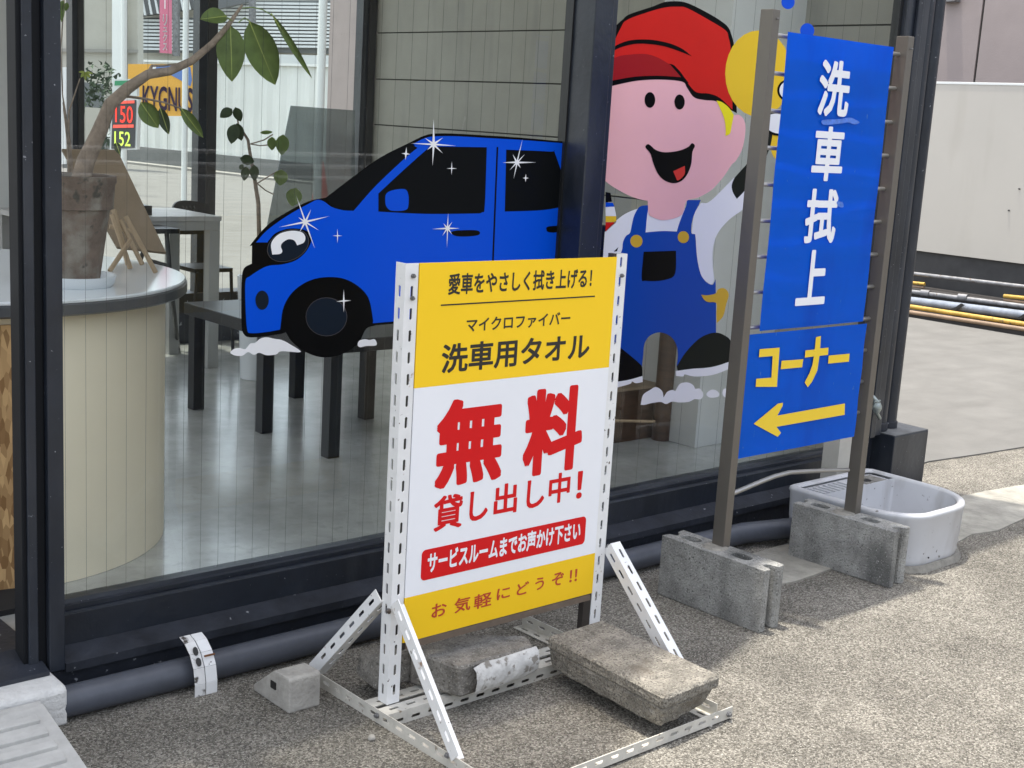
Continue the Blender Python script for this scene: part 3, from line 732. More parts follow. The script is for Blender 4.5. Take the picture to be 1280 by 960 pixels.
# ================================================================== WINDOW DECALS
def decal(name, pts, layer, m, parent, y0=GY-.0032, raw=False, n=5):
    q = pts if raw else spl(pts, n)
    y = y0-layer*.0005
    w = [Py(p[0], p[1], y) for p in q]
    return obj(name, prism([(p.x, p.z) for p in w], [], lambda x, z: (x, y, z), (0, -.0002, 0)), m, parent)
def ell(cx, cy, rx, ry, rot=0, n=28):
    c, s = math.cos(R(rot)), math.sin(R(rot))
    return [(cx+rx*math.cos(t)*c-ry*math.sin(t)*s, cy+rx*math.cos(t)*s+ry*math.sin(t)*c) for t in [2*math.pi*k/n for k in range(n)]]
def star(cx, cy, tips, core=1.7):
    a = sorted([(math.atan2(v-cy, u-cx), u, v) for u, v in tips]); out = []
    for i, (t, u, v) in enumerate(a):
        out.append((u, v)); t2 = a[(i+1) % len(a)][0]
        if t2 < t: t2 += 2*math.pi
        mt = (t+t2)/2; out.append((cx+core*math.cos(mt), cy+core*math.sin(mt)))
    return out
p0 = Py(400, 400, GY-.0035)
car = thing('car_decal', 'blue cartoon car sticker with a winking headlight eye and sparkles on the left window', 'window sticker', (p0.x, GY-.0035, .75))
arch = [(466, 406), (466, 397.7), (460, 371.4), (443.3, 354.6), (421.8, 346.7), (393, 348.6), (369, 361.8), (354.7, 383), (350.5, 413)]
outer = [(313.5, 305.5), (333, 282.7), (357, 266), (386, 251.5), (407.4, 247, 1), (437.5, 224), (475, 197), (512.5, 178), (529, 170), (542.5, 167), (569, 167), (615, 169.7), (656, 172.5), (716, 178, 1), (716, 386, 1), (470, 406.5, 1),
         (457.7, 411), (448, 429), (431, 441), (407.4, 446.8), (386, 442), (366.7, 429), (357, 415, 1), (352.3, 417), (330, 420.5), (312, 421.7), (305, 418), (302, 407.3), (301.5, 375), (302, 349.8), (305, 335.4), (314.7, 329.4, 1), (315, 307, 1)]
decal('outline', outer, 0, M_DBLK, car)
blue = [(320, 303, 1), (334.3, 287.5), (359.5, 269.5), (385.8, 254.7), (396.6, 249.9), (405, 252), (414.6, 258.7), (429, 262.8), (442, 263.5, 1), (469.4, 232.5), (505, 198.8), (521.9, 184.7, 1), (514.4, 181, 1), (529.4, 173.4), (542.5, 170.6), (568.8, 170.3), (600, 172), (656, 175.3), (716, 180, 1), (716, 383, 1), (466, 404, 1)] + \
       [(a, b) for a, b in arch[1:-1]] + [(350, 412, 1), (333, 415), (314, 416.4), (309, 412), (307, 385), (306.8, 352.2), (312.8, 345), (333, 333), (352.3, 330.6), (369, 325.8), (381, 316.2), (388.2, 304.3), (388.6, 294.7), (381, 287.5), (361.9, 285.6), (345, 291), (336.7, 299.5), (334.3, 303, 1)]
decal('car_body', blue, 1, M_DBLUE, car)
decal('windscreen', [(409, 247.5, 1), (437.5, 225), (475, 198.5), (512, 180), (520, 185, 1), (505, 198), (469.4, 231.5), (441.5, 262.5, 1), (428, 261.5), (414.6, 257)], 1, M_DGLS, car)
decal('side_window', [(473, 241.9, 1), (504, 213), (535, 185.6), (541, 183.3), (608.5, 184.1, 1), (606, 256), (602.5, 265.3), (590, 266.8), (531, 267.2), (473, 264.4, 1)], 2, M_DGLS, car)
decal('wing_mirror', [(481.6, 252.2), (482.5, 242.8), (490, 238), (505, 236.3), (510, 242), (510.6, 255), (507, 262.5), (490, 263.4), (483.4, 258.8)], 3, M_DBLUE, car)
decal('side_window', [(632.8, 187.1, 1), (688, 189.5), (693.8, 192), (709.7, 241.9), (709.7, 252), (706.9, 256.9), (678.8, 262.5), (631, 264.4, 1)], 2, M_DGLS, car)
decal('door_seam', [(620.8, 183.8), (622.8, 183.8), (617, 330), (614, 385), (612, 385), (615, 330)], 2, M_DBLK, car, raw=True)
decal('door_handle', [(564, 291), (568, 288.5), (582, 287.6), (596, 288), (600, 291), (597, 294), (584, 295.5), (570, 295)], 2, M_DBLK, car)
decal('door_handle', [(683, 286.5), (687, 282.8), (716, 281.5, 1), (716, 289.5, 1), (688, 290.5)], 2, M_DBLK, car)
decal('headlight_ring', ell(360, 307, 27.5, 19, -24), 2, mat('ring_grey', (.05, .045, .05), .4), car, raw=True)
decal('headlight', ell(360, 307, 26.6, 18.2, -24), 3, M_DGRY, car, raw=True)
decal('headlight_eye', [(340.3, 318.2, 1), (339, 304.3), (347.5, 293.5), (361.9, 288.7), (376.2, 289.9), (381.5, 295.9), (379.8, 303), (371.5, 306.7, 1), (367.9, 300.7), (360.7, 299), (353.5, 303), (351, 307.9), (352.8, 313.9), (349.9, 317.4)], 4, M_DWHT, car)
decal('fog_lamp', ell(327.6, 375.2, 8.3, 12), 3, M_DGRY, car, raw=True)
decal('tyre', ell(407.5, 397, 50, 49.5), 2, M_DBLK, car, raw=True)
decal('wheel_hub_ring', ell(408, 396, 26, 24.3), 3, mat('ring_grey', (.05, .045, .05), .4), car, raw=True)
decal('wheel_hub', ell(408, 396, 25.2, 23.5), 4, M_DGRY, car, raw=True)
decal('smoke_puff', [(288, 441), (292, 436.5), (299, 435), (306, 436.5), (309, 434), (313, 429.5), (319, 428.5), (325, 423.5), (333, 421.5), (343, 423.5), (352, 425), (362, 430), (376, 440), (352, 439), (345, 443), (333, 444), (324, 441), (317, 443.5), (310, 440), (303, 444.5), (294, 444.5)], 1, M_DWHT, car)
decal('smoke_puff', [(447, 431), (449, 426), (456, 424), (462, 425), (468, 424), (471, 429), (469, 432), (458, 432.5), (450, 434)], 3, M_DWHT, car)
for c, tips, core in (((381.5, 277.4), [(370.3, 244.9), (411.7, 270.2), (393.7, 311), (348.7, 284), (388.7, 261.9), (399, 288.2), (374.6, 289.9), (372.7, 271.4)], 3.0),
                      ((421.8, 294.7), [(421.8, 286), (428, 294.7), (421.8, 303.6), (415.6, 294.7)], .9), ((429.7, 376.1), [(429.7, 362), (439, 375.5), (429.7, 390.5), (420.5, 377)], 1.4),
                      ((542, 180.4), [(542, 149), (570.6, 182.3), (540.6, 206.8), (513.4, 179), (531, 172.5), (553.8, 172), (553.4, 191.6), (534, 187.5)], 3.2),
                      ((507.4, 192.2), [(508, 184), (512.5, 192.8), (506.8, 200), (502, 191.6)], 1.5), ((564.6, 210.6), [(564.8, 202), (571, 210.6), (564.4, 218.5), (558.5, 210.6)], .9),
                      ((559.4, 285.4), [(560.3, 266.3), (574.4, 285.4), (558.6, 309.4), (540.3, 286.3), (554, 279), (565, 277.5), (565, 293), (553, 294.5)], 2.4),
                      ((646.3, 203), [(653, 174.4), (670.3, 202.9), (642, 223.5), (628, 203.3), (655.7, 193), (641, 193), (637, 212.8), (650.6, 210)], 2.6),
                      ((657, 222.6), [(657.4, 217.5), (661, 222.6), (657, 227.5), (653.4, 222.6)], 1.1)):
    decal('sparkle', star(c[0], c[1], tips, core), 6, M_DWHT, car, raw=True)
tail = [('tail_post', [(757, 240), (763, 241), (765, 252), (757, 253)], M_DBLK), ('tail_panel', [(757, 253), (766, 253.5), (768, 258), (757, 259)], M_DBLUE), ('tail_light_white', [(757, 258.5), (768, 258.5), (770.2, 270), (757, 270)], M_DWHT),
        ('tail_light_yellow', [(757, 270.2), (770.2, 270.2), (770.3, 277.5), (757, 277.5)], M_DYEL), ('tail_light_red', [(757, 277.8), (770.2, 277.8), (764, 283), (757, 290)], M_DRED)]
for nme, pts, mm in tail: decal(nme, pts, 1, mm, car, raw=True)

p0 = Py(830, 400, GY-.0035)
boy = thing('worker_decal', 'cartoon car wash boy sticker in red cap and blue overalls holding a yellow sponge', 'window sticker', (p0.x, GY-.0035, .8))
decal('cap_outline', [(762, 60, 1), (764, 40), (770, 32), (778.4, 24.4), (786.9, 17.8), (815, 8.4), (830, 2.8), (845, 1.5), (860, 4.1), (882.5, 15), (901, 26), (910.6, 34.7), (915.3, 46.9), (917.8, 60), (920, 100), (921, 141.6, 1), (908, 134.5), (895, 126.5), (880.6, 125), (867.5, 121.5), (859, 110), (852.5, 102), (824, 99.5), (796, 101), (771, 106), (760, 109, 1)], 4, M_DBLK, boy)
decal('cap', [(762, 64, 1), (775.6, 35.6), (783, 25.4), (805.6, 16.5), (830, 9.6), (848.8, 8.4), (860, 10.6), (886, 24.8), (906.9, 38), (910.6, 46.9), (913.4, 61.9), (915, 100), (915.5, 137, 1), (899.4, 122.2), (886, 117), (871, 115.5), (861.9, 106.9), (856, 97.5), (846.9, 86), (835.6, 79.7), (800, 85), (762, 92, 1)], 5, M_DRED, boy)
decal('cap_brim', [(760, 76, 1), (773.8, 70.3), (786.9, 68.4), (805.6, 67.5), (820.6, 71.3), (835.6, 79.7), (845, 86.3), (852.5, 96.6, 1), (824, 94.7), (796, 95.6), (771.9, 99.4), (760, 102, 1)], 6, M_DRED2, boy)
decal('cap_line', [(762, 62, 1), (773.8, 55), (786.9, 50.6), (801.9, 49.3), (818.8, 50.3), (837.5, 54.4), (852.5, 60.9), (864.7, 70.3, 1), (848.8, 63.8), (830, 57.8), (811, 55), (792.5, 55), (773.8, 60), (762, 67, 1)], 7, M_DBLK, boy)
decal('cap_line', [(837.5, 80.3, 1), (845, 84.4), (856, 97.5), (861, 104, 1), (855, 102), (851, 96), (845, 89)], 7, M_DBLK, boy)
decal('face', [(755, 104, 1), (796, 97), (824, 96), (852.5, 98), (862, 110), (872, 119), (896, 124), (909, 134), (917, 143.5), (923.5, 143.4), (930, 150), (931.8, 163), (928, 185.6), (920, 200.6), (914.5, 206), (904.4, 221), (891, 236), (880, 243.3), (871, 247.5), (858.5, 251), (854.5, 263.8), (851.5, 269), (843.8, 272.5), (833.8, 274.8), (825, 274.8), (815, 271), (811, 267.5), (810, 257.5), (809.5, 250.8, 1), (802.5, 249.8), (790, 246), (777.5, 240), (762.5, 231), (752, 222, 1)], 3, M_DPNK, boy)
decal('hair', [(895.6, 125.5, 1), (903, 128), (911, 134.5), (917.3, 143.4, 1), (914.6, 157), (912.5, 166.9), (906.9, 169.9, 1), (907, 160), (904.5, 146)], 5, M_DHAIR, boy)
decal('eye', ell(812.4, 124.9, 6.6, 9.8), 5, M_DBLK, boy, raw=True)
decal('eye', ell(849.5, 127.5, 6.4, 9.4), 5, M_DBLK, boy, raw=True)
decal('mouth', [(806.9, 184.2), (809.5, 180.2), (813.5, 182), (820, 187.5), (831.3, 190.3), (848, 188.5), (860, 183.8), (865, 179), (868.6, 182.5), (865.5, 190), (864, 205), (859, 218), (852, 226), (842.5, 229), (831.5, 226), (823, 218), (817, 205), (813, 192)], 5, M_DBLK, boy)
decal('tongue', [(841.5, 214, 1), (856, 207.4, 1), (855.5, 218), (847.5, 225.5), (844.5, 221)], 6, M_DTNG, boy)
decal('shirt', [(812, 259), (797, 261), (784, 266), (774, 272.5), (765, 281), (756, 290, 1), (752, 345, 1), (800, 345, 1), (815, 300, 1), (860, 300, 1), (862, 262, 1)], 1, M_DWHT, boy, n=4)
decal('overalls', [(797.5, 260.6), (802.5, 257.3), (809.8, 256.5, 1), (810, 262), (808.8, 270), (806.9, 290.5, 1), (827.5, 288.8), (846, 289.4, 1), (848.8, 280), (852.5, 270), (857.5, 257.5), (858.8, 250, 1), (876, 250, 1), (871, 261), (866, 272.5), (863.8, 287.5), (865, 292.5, 1), (869.4, 293.8), (870, 307.5), (872.5, 328.8), (880, 349.4), (890, 356), (894.4, 349, 1), (895, 379), (895, 405), (895, 430, 1), (860, 452), (846, 458, 1), (847.3, 442.5), (845, 430), (837.5, 420), (825, 415.5), (812.5, 419.5), (805.5, 430), (803.8, 445), (802, 462, 1), (780, 440), (752, 425, 1), (765, 350), (772, 325), (777.5, 312.5), (778.8, 302.5), (782.5, 295), (787.5, 291), (790, 280), (792.5, 270)], 2, M_DOVR, boy)
decal('arm', [(876, 253.6, 1), (884, 253.5), (892.5, 247.5), (900, 240), (918, 221.8, 1), (932, 238, 1), (932, 258, 1), (927, 263), (911.6, 274.4), (899, 288.4), (892.8, 302.5), (890.5, 318), (891, 333.8), (892.3, 349.4), (889.7, 355.5), (885, 353.3), (880, 349.4), (875.6, 341.6), (871.7, 324.4), (870, 302.5), (869, 293, 1), (864.5, 291.6, 1), (867.8, 268)], 4, M_DWHT, boy)
decal('glove_cuff', [(918.4, 221.8, 1), (914.7, 231), (916, 240), (921, 248.6, 1), (931, 238), (950, 212), (962, 185), (966, 166, 1), (958, 160, 1), (948, 185), (936, 202)], 5, mat('vinyl_dark_green', (.014, .017, .014), .3, spec=.05), boy)
decal('sponge', ell(948, 92, 41.5, 54), 6, M_DYEL, boy, raw=True)
decal('sponge', ell(973, 180, 10, 20), 3, M_DYEL, boy, raw=True)
decal('glove_outline', ell(971, 155, 18, 14.5, 15), 7, M_DBLK, boy, raw=True)
decal('glove', ell(972, 154.5, 16.5, 12.2, 15), 8, M_DWHT, boy, raw=True)
decal('glove_outline', ell(986, 113, 14.5, 14), 7, M_DBLK, boy, raw=True)
decal('glove', ell(987, 113, 12.7, 12), 8, M_DWHT, boy, raw=True)
decal('pocket', [(804.5, 314.7, 1), (845, 313.4, 1), (845, 333.8), (842.5, 344.7), (835, 348.8), (822.5, 351.2), (807, 351), (802, 347.8)], 3, M_DBLK, boy)
decal('button', ell(795.5, 301.4, 7.6, 7.9), 3, M_DBTN, boy, raw=True)
decal('button', ell(854.2, 296.4, 7.1, 7.5), 3, M_DBTN, boy, raw=True)
decal('towel', [(876.4, 368.4, 1), (884, 369), (894, 367), (897.5, 361.9), (903.8, 360), (909, 363.4), (910.8, 369.7), (907.7, 380.6), (904, 395), (896, 404, 1), (895.4, 392), (895.4, 379), (885, 377.5), (880, 374.4)], 5, M_DBTN, boy)
decal('shoe', [(846, 458, 1), (857.5, 440), (875, 422.5), (892.5, 415.8), (905, 418.8), (914, 428), (914, 452, 1), (890, 458.5), (865, 461.5), (847, 463.5, 1)], 3, mat('vinyl_dark_green', (.014, .017, .014), .3, spec=.05), boy)
decal('shoe', [(752, 415, 1), (775, 434), (800, 455), (803, 463, 1), (803, 471, 1), (775, 478), (752, 482, 1)], 3, M_DBLK, boy)
decal('shoe_sole', [(844.5, 463.8, 1), (865, 461), (890, 459), (912, 452, 1), (912, 461, 1), (890, 468.8), (868, 470.5), (856, 468), (854, 470.5), (845, 470, 1)], 4, M_DWHT, boy)
decal('shoe_sole', [(765, 478, 1), (785, 475), (803, 470, 1), (803.4, 477.5, 1), (795, 479), (790, 477), (787, 480), (765, 486, 1)], 4, M_DWHT, boy)
decal('dust_cloud', [(800.8, 506, 1), (803.8, 493.8), (812.5, 487.5), (820, 483.8), (827.5, 488.8), (829.5, 497, 1), (833.8, 490), (840, 487.5), (844, 488.8, 1), (850, 480), (858.8, 478), (866, 481), (868.8, 486, 1), (875, 486), (879, 492.5), (876, 498.8), (868, 498.8, 1), (860, 502.5), (848, 503), (840, 502), (832.5, 505), (826, 502.5), (815, 503.8), (806, 506)], 1, M_DWHT, boy)
decal('dust_cloud', [(883, 493), (886, 489), (890, 487), (895, 488), (899, 492), (897, 496), (887.5, 497)], 1, M_DWHT, boy)
decal('dust_cloud', ell(907, 491, 4, 5.5), 1, M_DWHT, boy, raw=True)
decal('fold_mark', [(767.5, 314.4), (773, 308.8), (771, 314)], 3, M_DBLK, boy, raw=True)
for u, v, r in ((985, 2.5, 8.3), (1009, 38.5, 8.8)):
    decal('water_drop', ell(u, v, r, r*1.08), 2, M_DBLUE, boy, raw=True)

# ================================================================== SLOTTED ANGLE STEEL
def angle_bar(name, p0, p1, da, db, w, m, parent, th=.0025, pitch=.05, slot=(.028, .008), off=.02):
    """L section bar from p0 to p1: flanges of width w along da and db, each with punched slots"""
    p0, p1 = V(p0), V(p1); d = p1-p0; L_ = d.length; u = d.normalized()
    bm = NB()
    for a, c in ((da, db), (db, da)):
        a = V(a); a = (a-u*a.dot(u)).normalized(); c = V(c); c = (c-u*c.dot(u)).normalized()
        holes = []; t = off
        while t+slot[0] < L_-.006:
            x0, x1, h = t, t+slot[0], slot[1]/2; mm = w*.55; r = h*.7
            holes.append([(x0+r, mm-h), (x1-r, mm-h), (x1, mm), (x1-r, mm+h), (x0+r, mm+h), (x0, mm)])
            t += pitch
        s = 0 if (a-V(da)).length < .2 or a.dot(V(da)) > .9 else th
        add_prism(bm, [(0, s), (L_, s), (L_, w), (0, w)], holes, lambda x, y: p0+u*x+a*y, c*th)
    return obj(name, bm, m, parent)
def bolt(parent, p, ax, r=.006):
    bm = NB(); ax = V(ax).normalized(); p = V(p)
    add_tube(bm, [p, p+ax*.005], r, 6); add_tube(bm, [p+ax*.005, p+ax*.009], r*.55, 8)
    return obj('bolt', bm, M_STEEL, parent)
SY = 2.345
fr = thing('poster_stand', 'white slotted angle steel stand carrying the yellow and white towel rental sign', 'sign stand', (2.1, 2.33, 0))
W_ = .036
xl, xr = 1.774, 2.482
angle_bar('upright', (xl, SY-.004, .035), (xl, SY-.004, 1.083), (1, 0, 0), (0, 1, 0), W_, M_WHITE, fr)
angle_bar('upright', (xr, SY-.004, .035), (xr, SY-.004, 1.090), (-1, 0, 0), (0, 1, 0), W_+.002, M_WHITE, fr)
angle_bar('base_runner', (1.744, 1.868, .0), (1.744, 2.605, .0), (0, 0, 1), (1, 0, 0), .034, M_CREAMST, fr)
angle_bar('base_runner', (2.445, 1.890, .0015), (2.445, 2.605, .0015), (0, 0, 1), (-1, 0, 0), .036, M_CREAMST, fr)
angle_bar('front_bar', (1.775, 1.864, .0045), (2.472, 1.864, .0045), (0, 0, 1), (0, 1, 0), .029, M_CREAMST, fr)
angle_bar('cross_bar', (1.747, 2.30, .033), (2.44, 2.30, .033), (0, 1, 0), (0, 0, -1), .040, M_CREAMST, fr)
angle_bar('cross_bar', (1.747, 2.395, .033), (2.44, 2.395, .033), (0, -1, 0), (0, 0, -1), .040, M_CREAMST, fr)
angle_bar('brace', (1.770, 2.335, .285), (1.7405, 2.055, .022), (0, -1, 1), (1, 0, 0), .034, M_WHITE, fr)
angle_bar('brace', (1.768, 2.372, .285), (1.7405, 2.60, .022), (0, 1, 1), (1, 0, 0), .034, M_WHITE, fr)
angle_bar('brace', (2.484, 2.325, .318), (2.484, 2.03, .034), (1, 0, 0), (0, 1, -1), .036, M_WHITE, fr)
angle_bar('brace', (2.486, 2.40, .300), (2.450, 2.60, .030), (0, 1, 1), (-1, 0, 0), .034, M_WHITE, fr)
for z in (1.055, 1.005): bolt(fr, (xl+.020, SY-.0045, z), (0, -1, 0), .0055)
bolt(fr, (xr-.018, SY-.0045, 1.035), (0, -1, 0), .0055)
for p, a in (((1.773, 2.345, .27), (-1, 0, 0)), ((1.7435, 2.07, .03), (-1, 0, 0)), ((1.7435, 2.59, .022), (-1, 0, 0)), ((1.7435, 2.335, .02), (-1, 0, 0)), ((2.49, 2.34, .305), (0, -1, 0)), ((2.455, 1.8635, .018), (0, -1, 0))): bolt(fr, p, a, .007)

sgn = thing('rental_sign', 'yellow and white towel sign board with big red characters, on the slotted steel stand', 'sign board', (2.12, SY, .18))
Y0 = SY-.006     # face of the print
X0, X1, Z0, Z1 = 1.812, 2.442, .183, 1.083
ZA, ZB = .7975, .295
obj('panel', box(X0, X1, Y0, Y0+.004, ZB, ZA), M_PWHITE, sgn)
obj('yellow_header', box(X0, X1, Y0, Y0+.004, ZA+.0002, Z1), M_YEL, sgn)
obj('yellow_footer', box(X0, X1, Y0-.0002, Y0+.004, Z0, ZB-.0002), M_YELM, sgn)
M_FR = mat('dark_bronze_frame', (.035, .028, .024), .5, .2, 30)
for bb in ((X0-.004, X0+.010, Z0-.02, Z1-.003), (X1-.008, X1+.0035, Z0-.1, Z1+.008)):
    obj('panel_frame', box(bb[0], bb[1], Y0+.0045, Y0+.024, bb[2], bb[3]), M_FR, sgn)
obj('panel_frame', box(X0+.0102, X1-.0082, Y0-.002, Y0+.022, Z0-.018, Z0-.003), mat('frame_lip', (.16, .12, .09), .5, .3, 20), sgn)
obj('panel_frame', box(X1-.026, X1-.0085, Y0+.004, Y0+.022, .035, Z0-.0185), M_FR, sgn)
LY = Y0-.0003
rowfit('lettering', '愛車をやさしく拭き上げる！', (560.5, 357.5), (740, 345.5), 27, 24, LY, M_BLACKP, sgn, .022)
a, b_ = Py(551, 383, LY), Py(743.5, 369, LY); zc = (a.z+b_.z)/2
obj('underline', box(a.x, b_.x, LY-.0006, LY, zc-.0016, zc+.0016), M_BLACKP, sgn)
rowfit('lettering', 'マイクロファイバー', (583, 409.5), (713, 395), 17, 17, LY, M_BLACKP, sgn, .018)
rowfit('lettering', '洗車用タオル', (552, 450), (737, 431), 37, 33, LY, M_BLACKP, sgn, .022)
rowfit('lettering', '無', (545, 556), (629, 547), 110, 106, LY, M_RED, sgn, .041)
rowfit('lettering', '料', (655, 543), (728.5, 533), 109, 104, LY, M_RED, sgn, .041)
for s, l, r, hh in (('貸', (542, 642.5), (578, 638), 43), ('し', (587, 633.5), (610, 630), 37), ('出', (617.5, 625.5), (646.5, 621.5), 38), ('し', (658.5, 618.5), (680.5, 615), 35), ('中', (686, 611.5), (712.5, 608), 37), ('！', (721, 606.5), (728, 605.5), 34)):
    rowfit('lettering', s, l, r, hh, hh, LY, M_RED, sgn, .024)
# rounded red strip
a, b_ = Py(526.5, 707.5, LY), Py(731.7, 661.5, LY)
zt, zb = Py(628, 667, LY).z, Py(628, 703, LY).z
r_ = .012; rr = []
for cx_, cz_, t0 in ((b_.x-r_, zt-r_, 0), (a.x+r_, zt-r_, 90), (a.x+r_, zb+r_, 180), (b_.x-r_, zb+r_, 270)):
    for k in range(7): t = R(t0+15*k); rr.append((cx_+r_*math.cos(t), cz_+r_*math.sin(t)))
obj('red_strip', prism(rr, [], lambda x, z: (x, LY, z), (0, -.0005, 0)), M_RED, sgn)
rowfit('lettering', 'サービスルームまでお声かけ下さい', (534.5, 703.5), (725.5, 663), 26, 24, LY-.0007, M_LETW, sgn, .034)
rowfit('lettering', 'お気軽にどうぞ', (540, 764.5), (705.5, 724.5), 17, 18, LY-.0003, M_REDB, sgn, .010) if False else None
for s, u0, u1, v0, v1, hh in (('お', 539.5, 558, 763.5, 761, 17), ('気', 568, 588, 757, 754, 18), ('軽', 592.5, 614.5, 752.5, 748.5, 18), ('に', 621, 637.5, 743, 740, 14), ('ど', 646, 661, 737, 734, 15), ('う', 669, 680, 730.5, 728.5, 15), ('ぞ', 690, 704.5, 725, 722.5, 16), ('！', 712, 715, 720.5, 720, 15), ('！', 718.5, 721.5, 719, 718.5, 15)):
    rowfit('lettering', s, (u0, v0), (u1, v1), hh, hh, LY-.0003, M_REDB, sgn, .016)

# ================================================================== BLUE LADDER SIGN
ld = thing('ladder_frame', 'tall bronze metal ladder frame standing in two cinder blocks', 'sign stand', (3.4, 2.41, .19))
pl0, pr0 = 3.040, 3.722
bevel(obj('upright', box(pl0, pl0+.032, 2.385, 2.430, .03, 1.753), M_BRONZE, ld), .002)
bevel(obj('upright', box(pr0, pr0+.032, 2.385, 2.430, .03, 1.738), M_BRONZE, ld), .002)
for i in range(15):
    z = 1.688-i*.1045
    if z < .45: break
    obj('rung', tube([(pl0+.032, 2.415, z), (pr0, 2.415, z-.006)], .0065, 10), M_ROD, ld)
q = [Py(909, 619.5, 2.41), Py(930, 611, 2.41), Py(950, 602.5, 2.41), Py(968, 595.5, 2.41), Py(987, 590.5, 2.41), Py(1020, 588.5, 2.41), Py(1060, 587.5, 2.41)]
smooth(obj('bent_rung', tube(q, .0075, 12), M_ROD, ld), 60)
bolt(ld, (pr0+.016, 2.3845, 1.70), (0, -1, 0), .003); bolt(ld, (pl0+.018, 2.3845, 1.728), (0, -1, 0), .003)
BY = 2.398
up = thing('blue_sign', 'tall upper blue sign plate with four white characters down the middle', 'sign board', (3.42, BY, .85))
def bent_plate(x0, x1, z0, z1, y, amp):
    bm = NB(); nx, nz = 10, 20; g = []
    for j in range(nz+1):
        row = []
        for i in range(nx+1):
            s, t = i/nx, j/nz
            dy = -amp*math.sin(math.pi*s)*(.5+.5*math.sin(t*5.3)) + .0012*math.sin(s*9+t*14)
            row.append(bm.verts.new((x0+(x1-x0)*s, y+dy, z0+(z1-z0)*t)))
        g.append(row)
    for j in range(nz):
        for i in range(nx): bm.faces.new((g[j][i], g[j][i+1], g[j+1][i+1], g[j+1][i]))
    bmesh.ops.solidify(bm, geom=bm.faces[:], thickness=-.0015)
    bmesh.ops.recalc_face_normals(bm, faces=bm.faces)
    return bm
u0, u1 = Py(986, 41, BY), Py(1111.5, 57, BY); d0_, d1_ = Py(949, 411, BY), Py(1084, 404, BY)
smooth(obj('sign_plate', bent_plate((u0.x+d0_.x)/2, (u1.x+d1_.x)/2, (d0_.z+d1_.z)/2, (u0.z+u1.z)/2, BY, .0015), M_BLUE, up))
UY = BY-.0042
for s, l, r, t, b2 in (('洗', 1021.5, 1064.5, 75, 146), ('車', 1014, 1056.5, 158, 226.5), ('拭', 1005, 1048, 236, 304), ('上', 995, 1035.5, 312.5, 381)):
    vc = (t+b2)/2; uc = (l+r)/2
    # characters are 41 px wide at mid height; take the plane box from the centre lines
    sl_ = (r-l)*.012
    x0 = Py(l+2.0, vc, UY).x; x1 = Py(r-2.0, vc, UY).x
    put_text('lettering', s, x0, x1, Py(uc, b2, UY).z, Py(uc, t, UY).z, UY, M_LETW, up, .027)
mixc(M_BLUE, (.004, .10, .70), 'noise', 3.5, .5, .72, (1, 1, .4))
mixc(M_BLUE, (.10, .28, .80), 'noise', 60, .70, .74, (1, 1, .5))
# scuffs: a peeled patch and a smaller one
def patch(pts, y, m, par, name, n=4):
    w = [Py(p[0], p[1], y) for p in spl(pts, n)]
    return obj(name, prism([(p.x, p.z) for p in w], [], lambda x, z: (x, y, z), (0, -.0004, 0)), m, par)
patch([(1027, 151), (1034, 149.5), (1048, 149), (1062, 147), (1068, 149), (1074.5, 153), (1068, 155.5), (1060, 153), (1050, 154.5), (1030, 156)], UY, M_BLUEL, up, 'scraped_patch')
patch([(1046, 252), (1053, 253), (1054, 259), (1048, 258)], UY-.0005, M_BLUEL, up, 'scraped_patch')

lo = thing('blue_sign', 'lower blue sign plate with yellow characters above a yellow arrow pointing left', 'sign board', (3.4, BY-.003, .47))
LBY = BY-.006
a, b_, c, d = Py(931, 420, LBY), Py(1083, 403.5, LBY), Py(917.5, 572, LBY), Py(1068, 548, LBY)
smooth(obj('sign_plate', bent_plate((a.x+c.x)/2, (b_.x+d.x)/2, (c.z+d.z)/2, (a.z+b_.z)/2, LBY, .001), M_BLUE, lo))
KY = LBY-.0040
def poly(pts, m, par, name='lettering', y=None):
    y = KY if y is None else y
    w = [Py(p[0], p[1], y) for p in pts]
    return obj(name, prism([(p.x, p.z) for p in w], [], lambda x, z: (x, y, z), (0, -.0005, 0)), m, par)
poly([(949.5, 436.5), (974.5, 434.5), (971, 483.5), (944.5, 483.5), (945.3, 473.5), (964.2, 472), (965.8, 445), (948.6, 446.5)], M_LETY, lo)
poly([(977, 451), (1004, 449), (1002.5, 459), (975.8, 461.5)], M_LETY, lo)
poly([(1020, 421.5), (1026, 420), (1025, 435.5), (1035.5, 434.5), (1034.8, 443.5), (1024.3, 444.8), (1021.5, 463), (1015, 477), (1009.5, 484), (1005.8, 478), (1012, 466), (1015.5, 456), (1017.2, 445.5), (1006, 447), (1006.8, 438), (1018.3, 436.8)], M_LETY, lo)
poly([(1036, 444.5), (1062, 442), (1061, 452), (1035, 454.5)], M_LETY, lo)
poly([(942, 529.8), (972.5, 504.5), (978.5, 503.5), (978, 507.5), (971.5, 519.5), (1056, 504.3), (1055.6, 518.5), (970.5, 533.5), (976, 541), (972, 546)], M_LETY, lo, 'arrow')

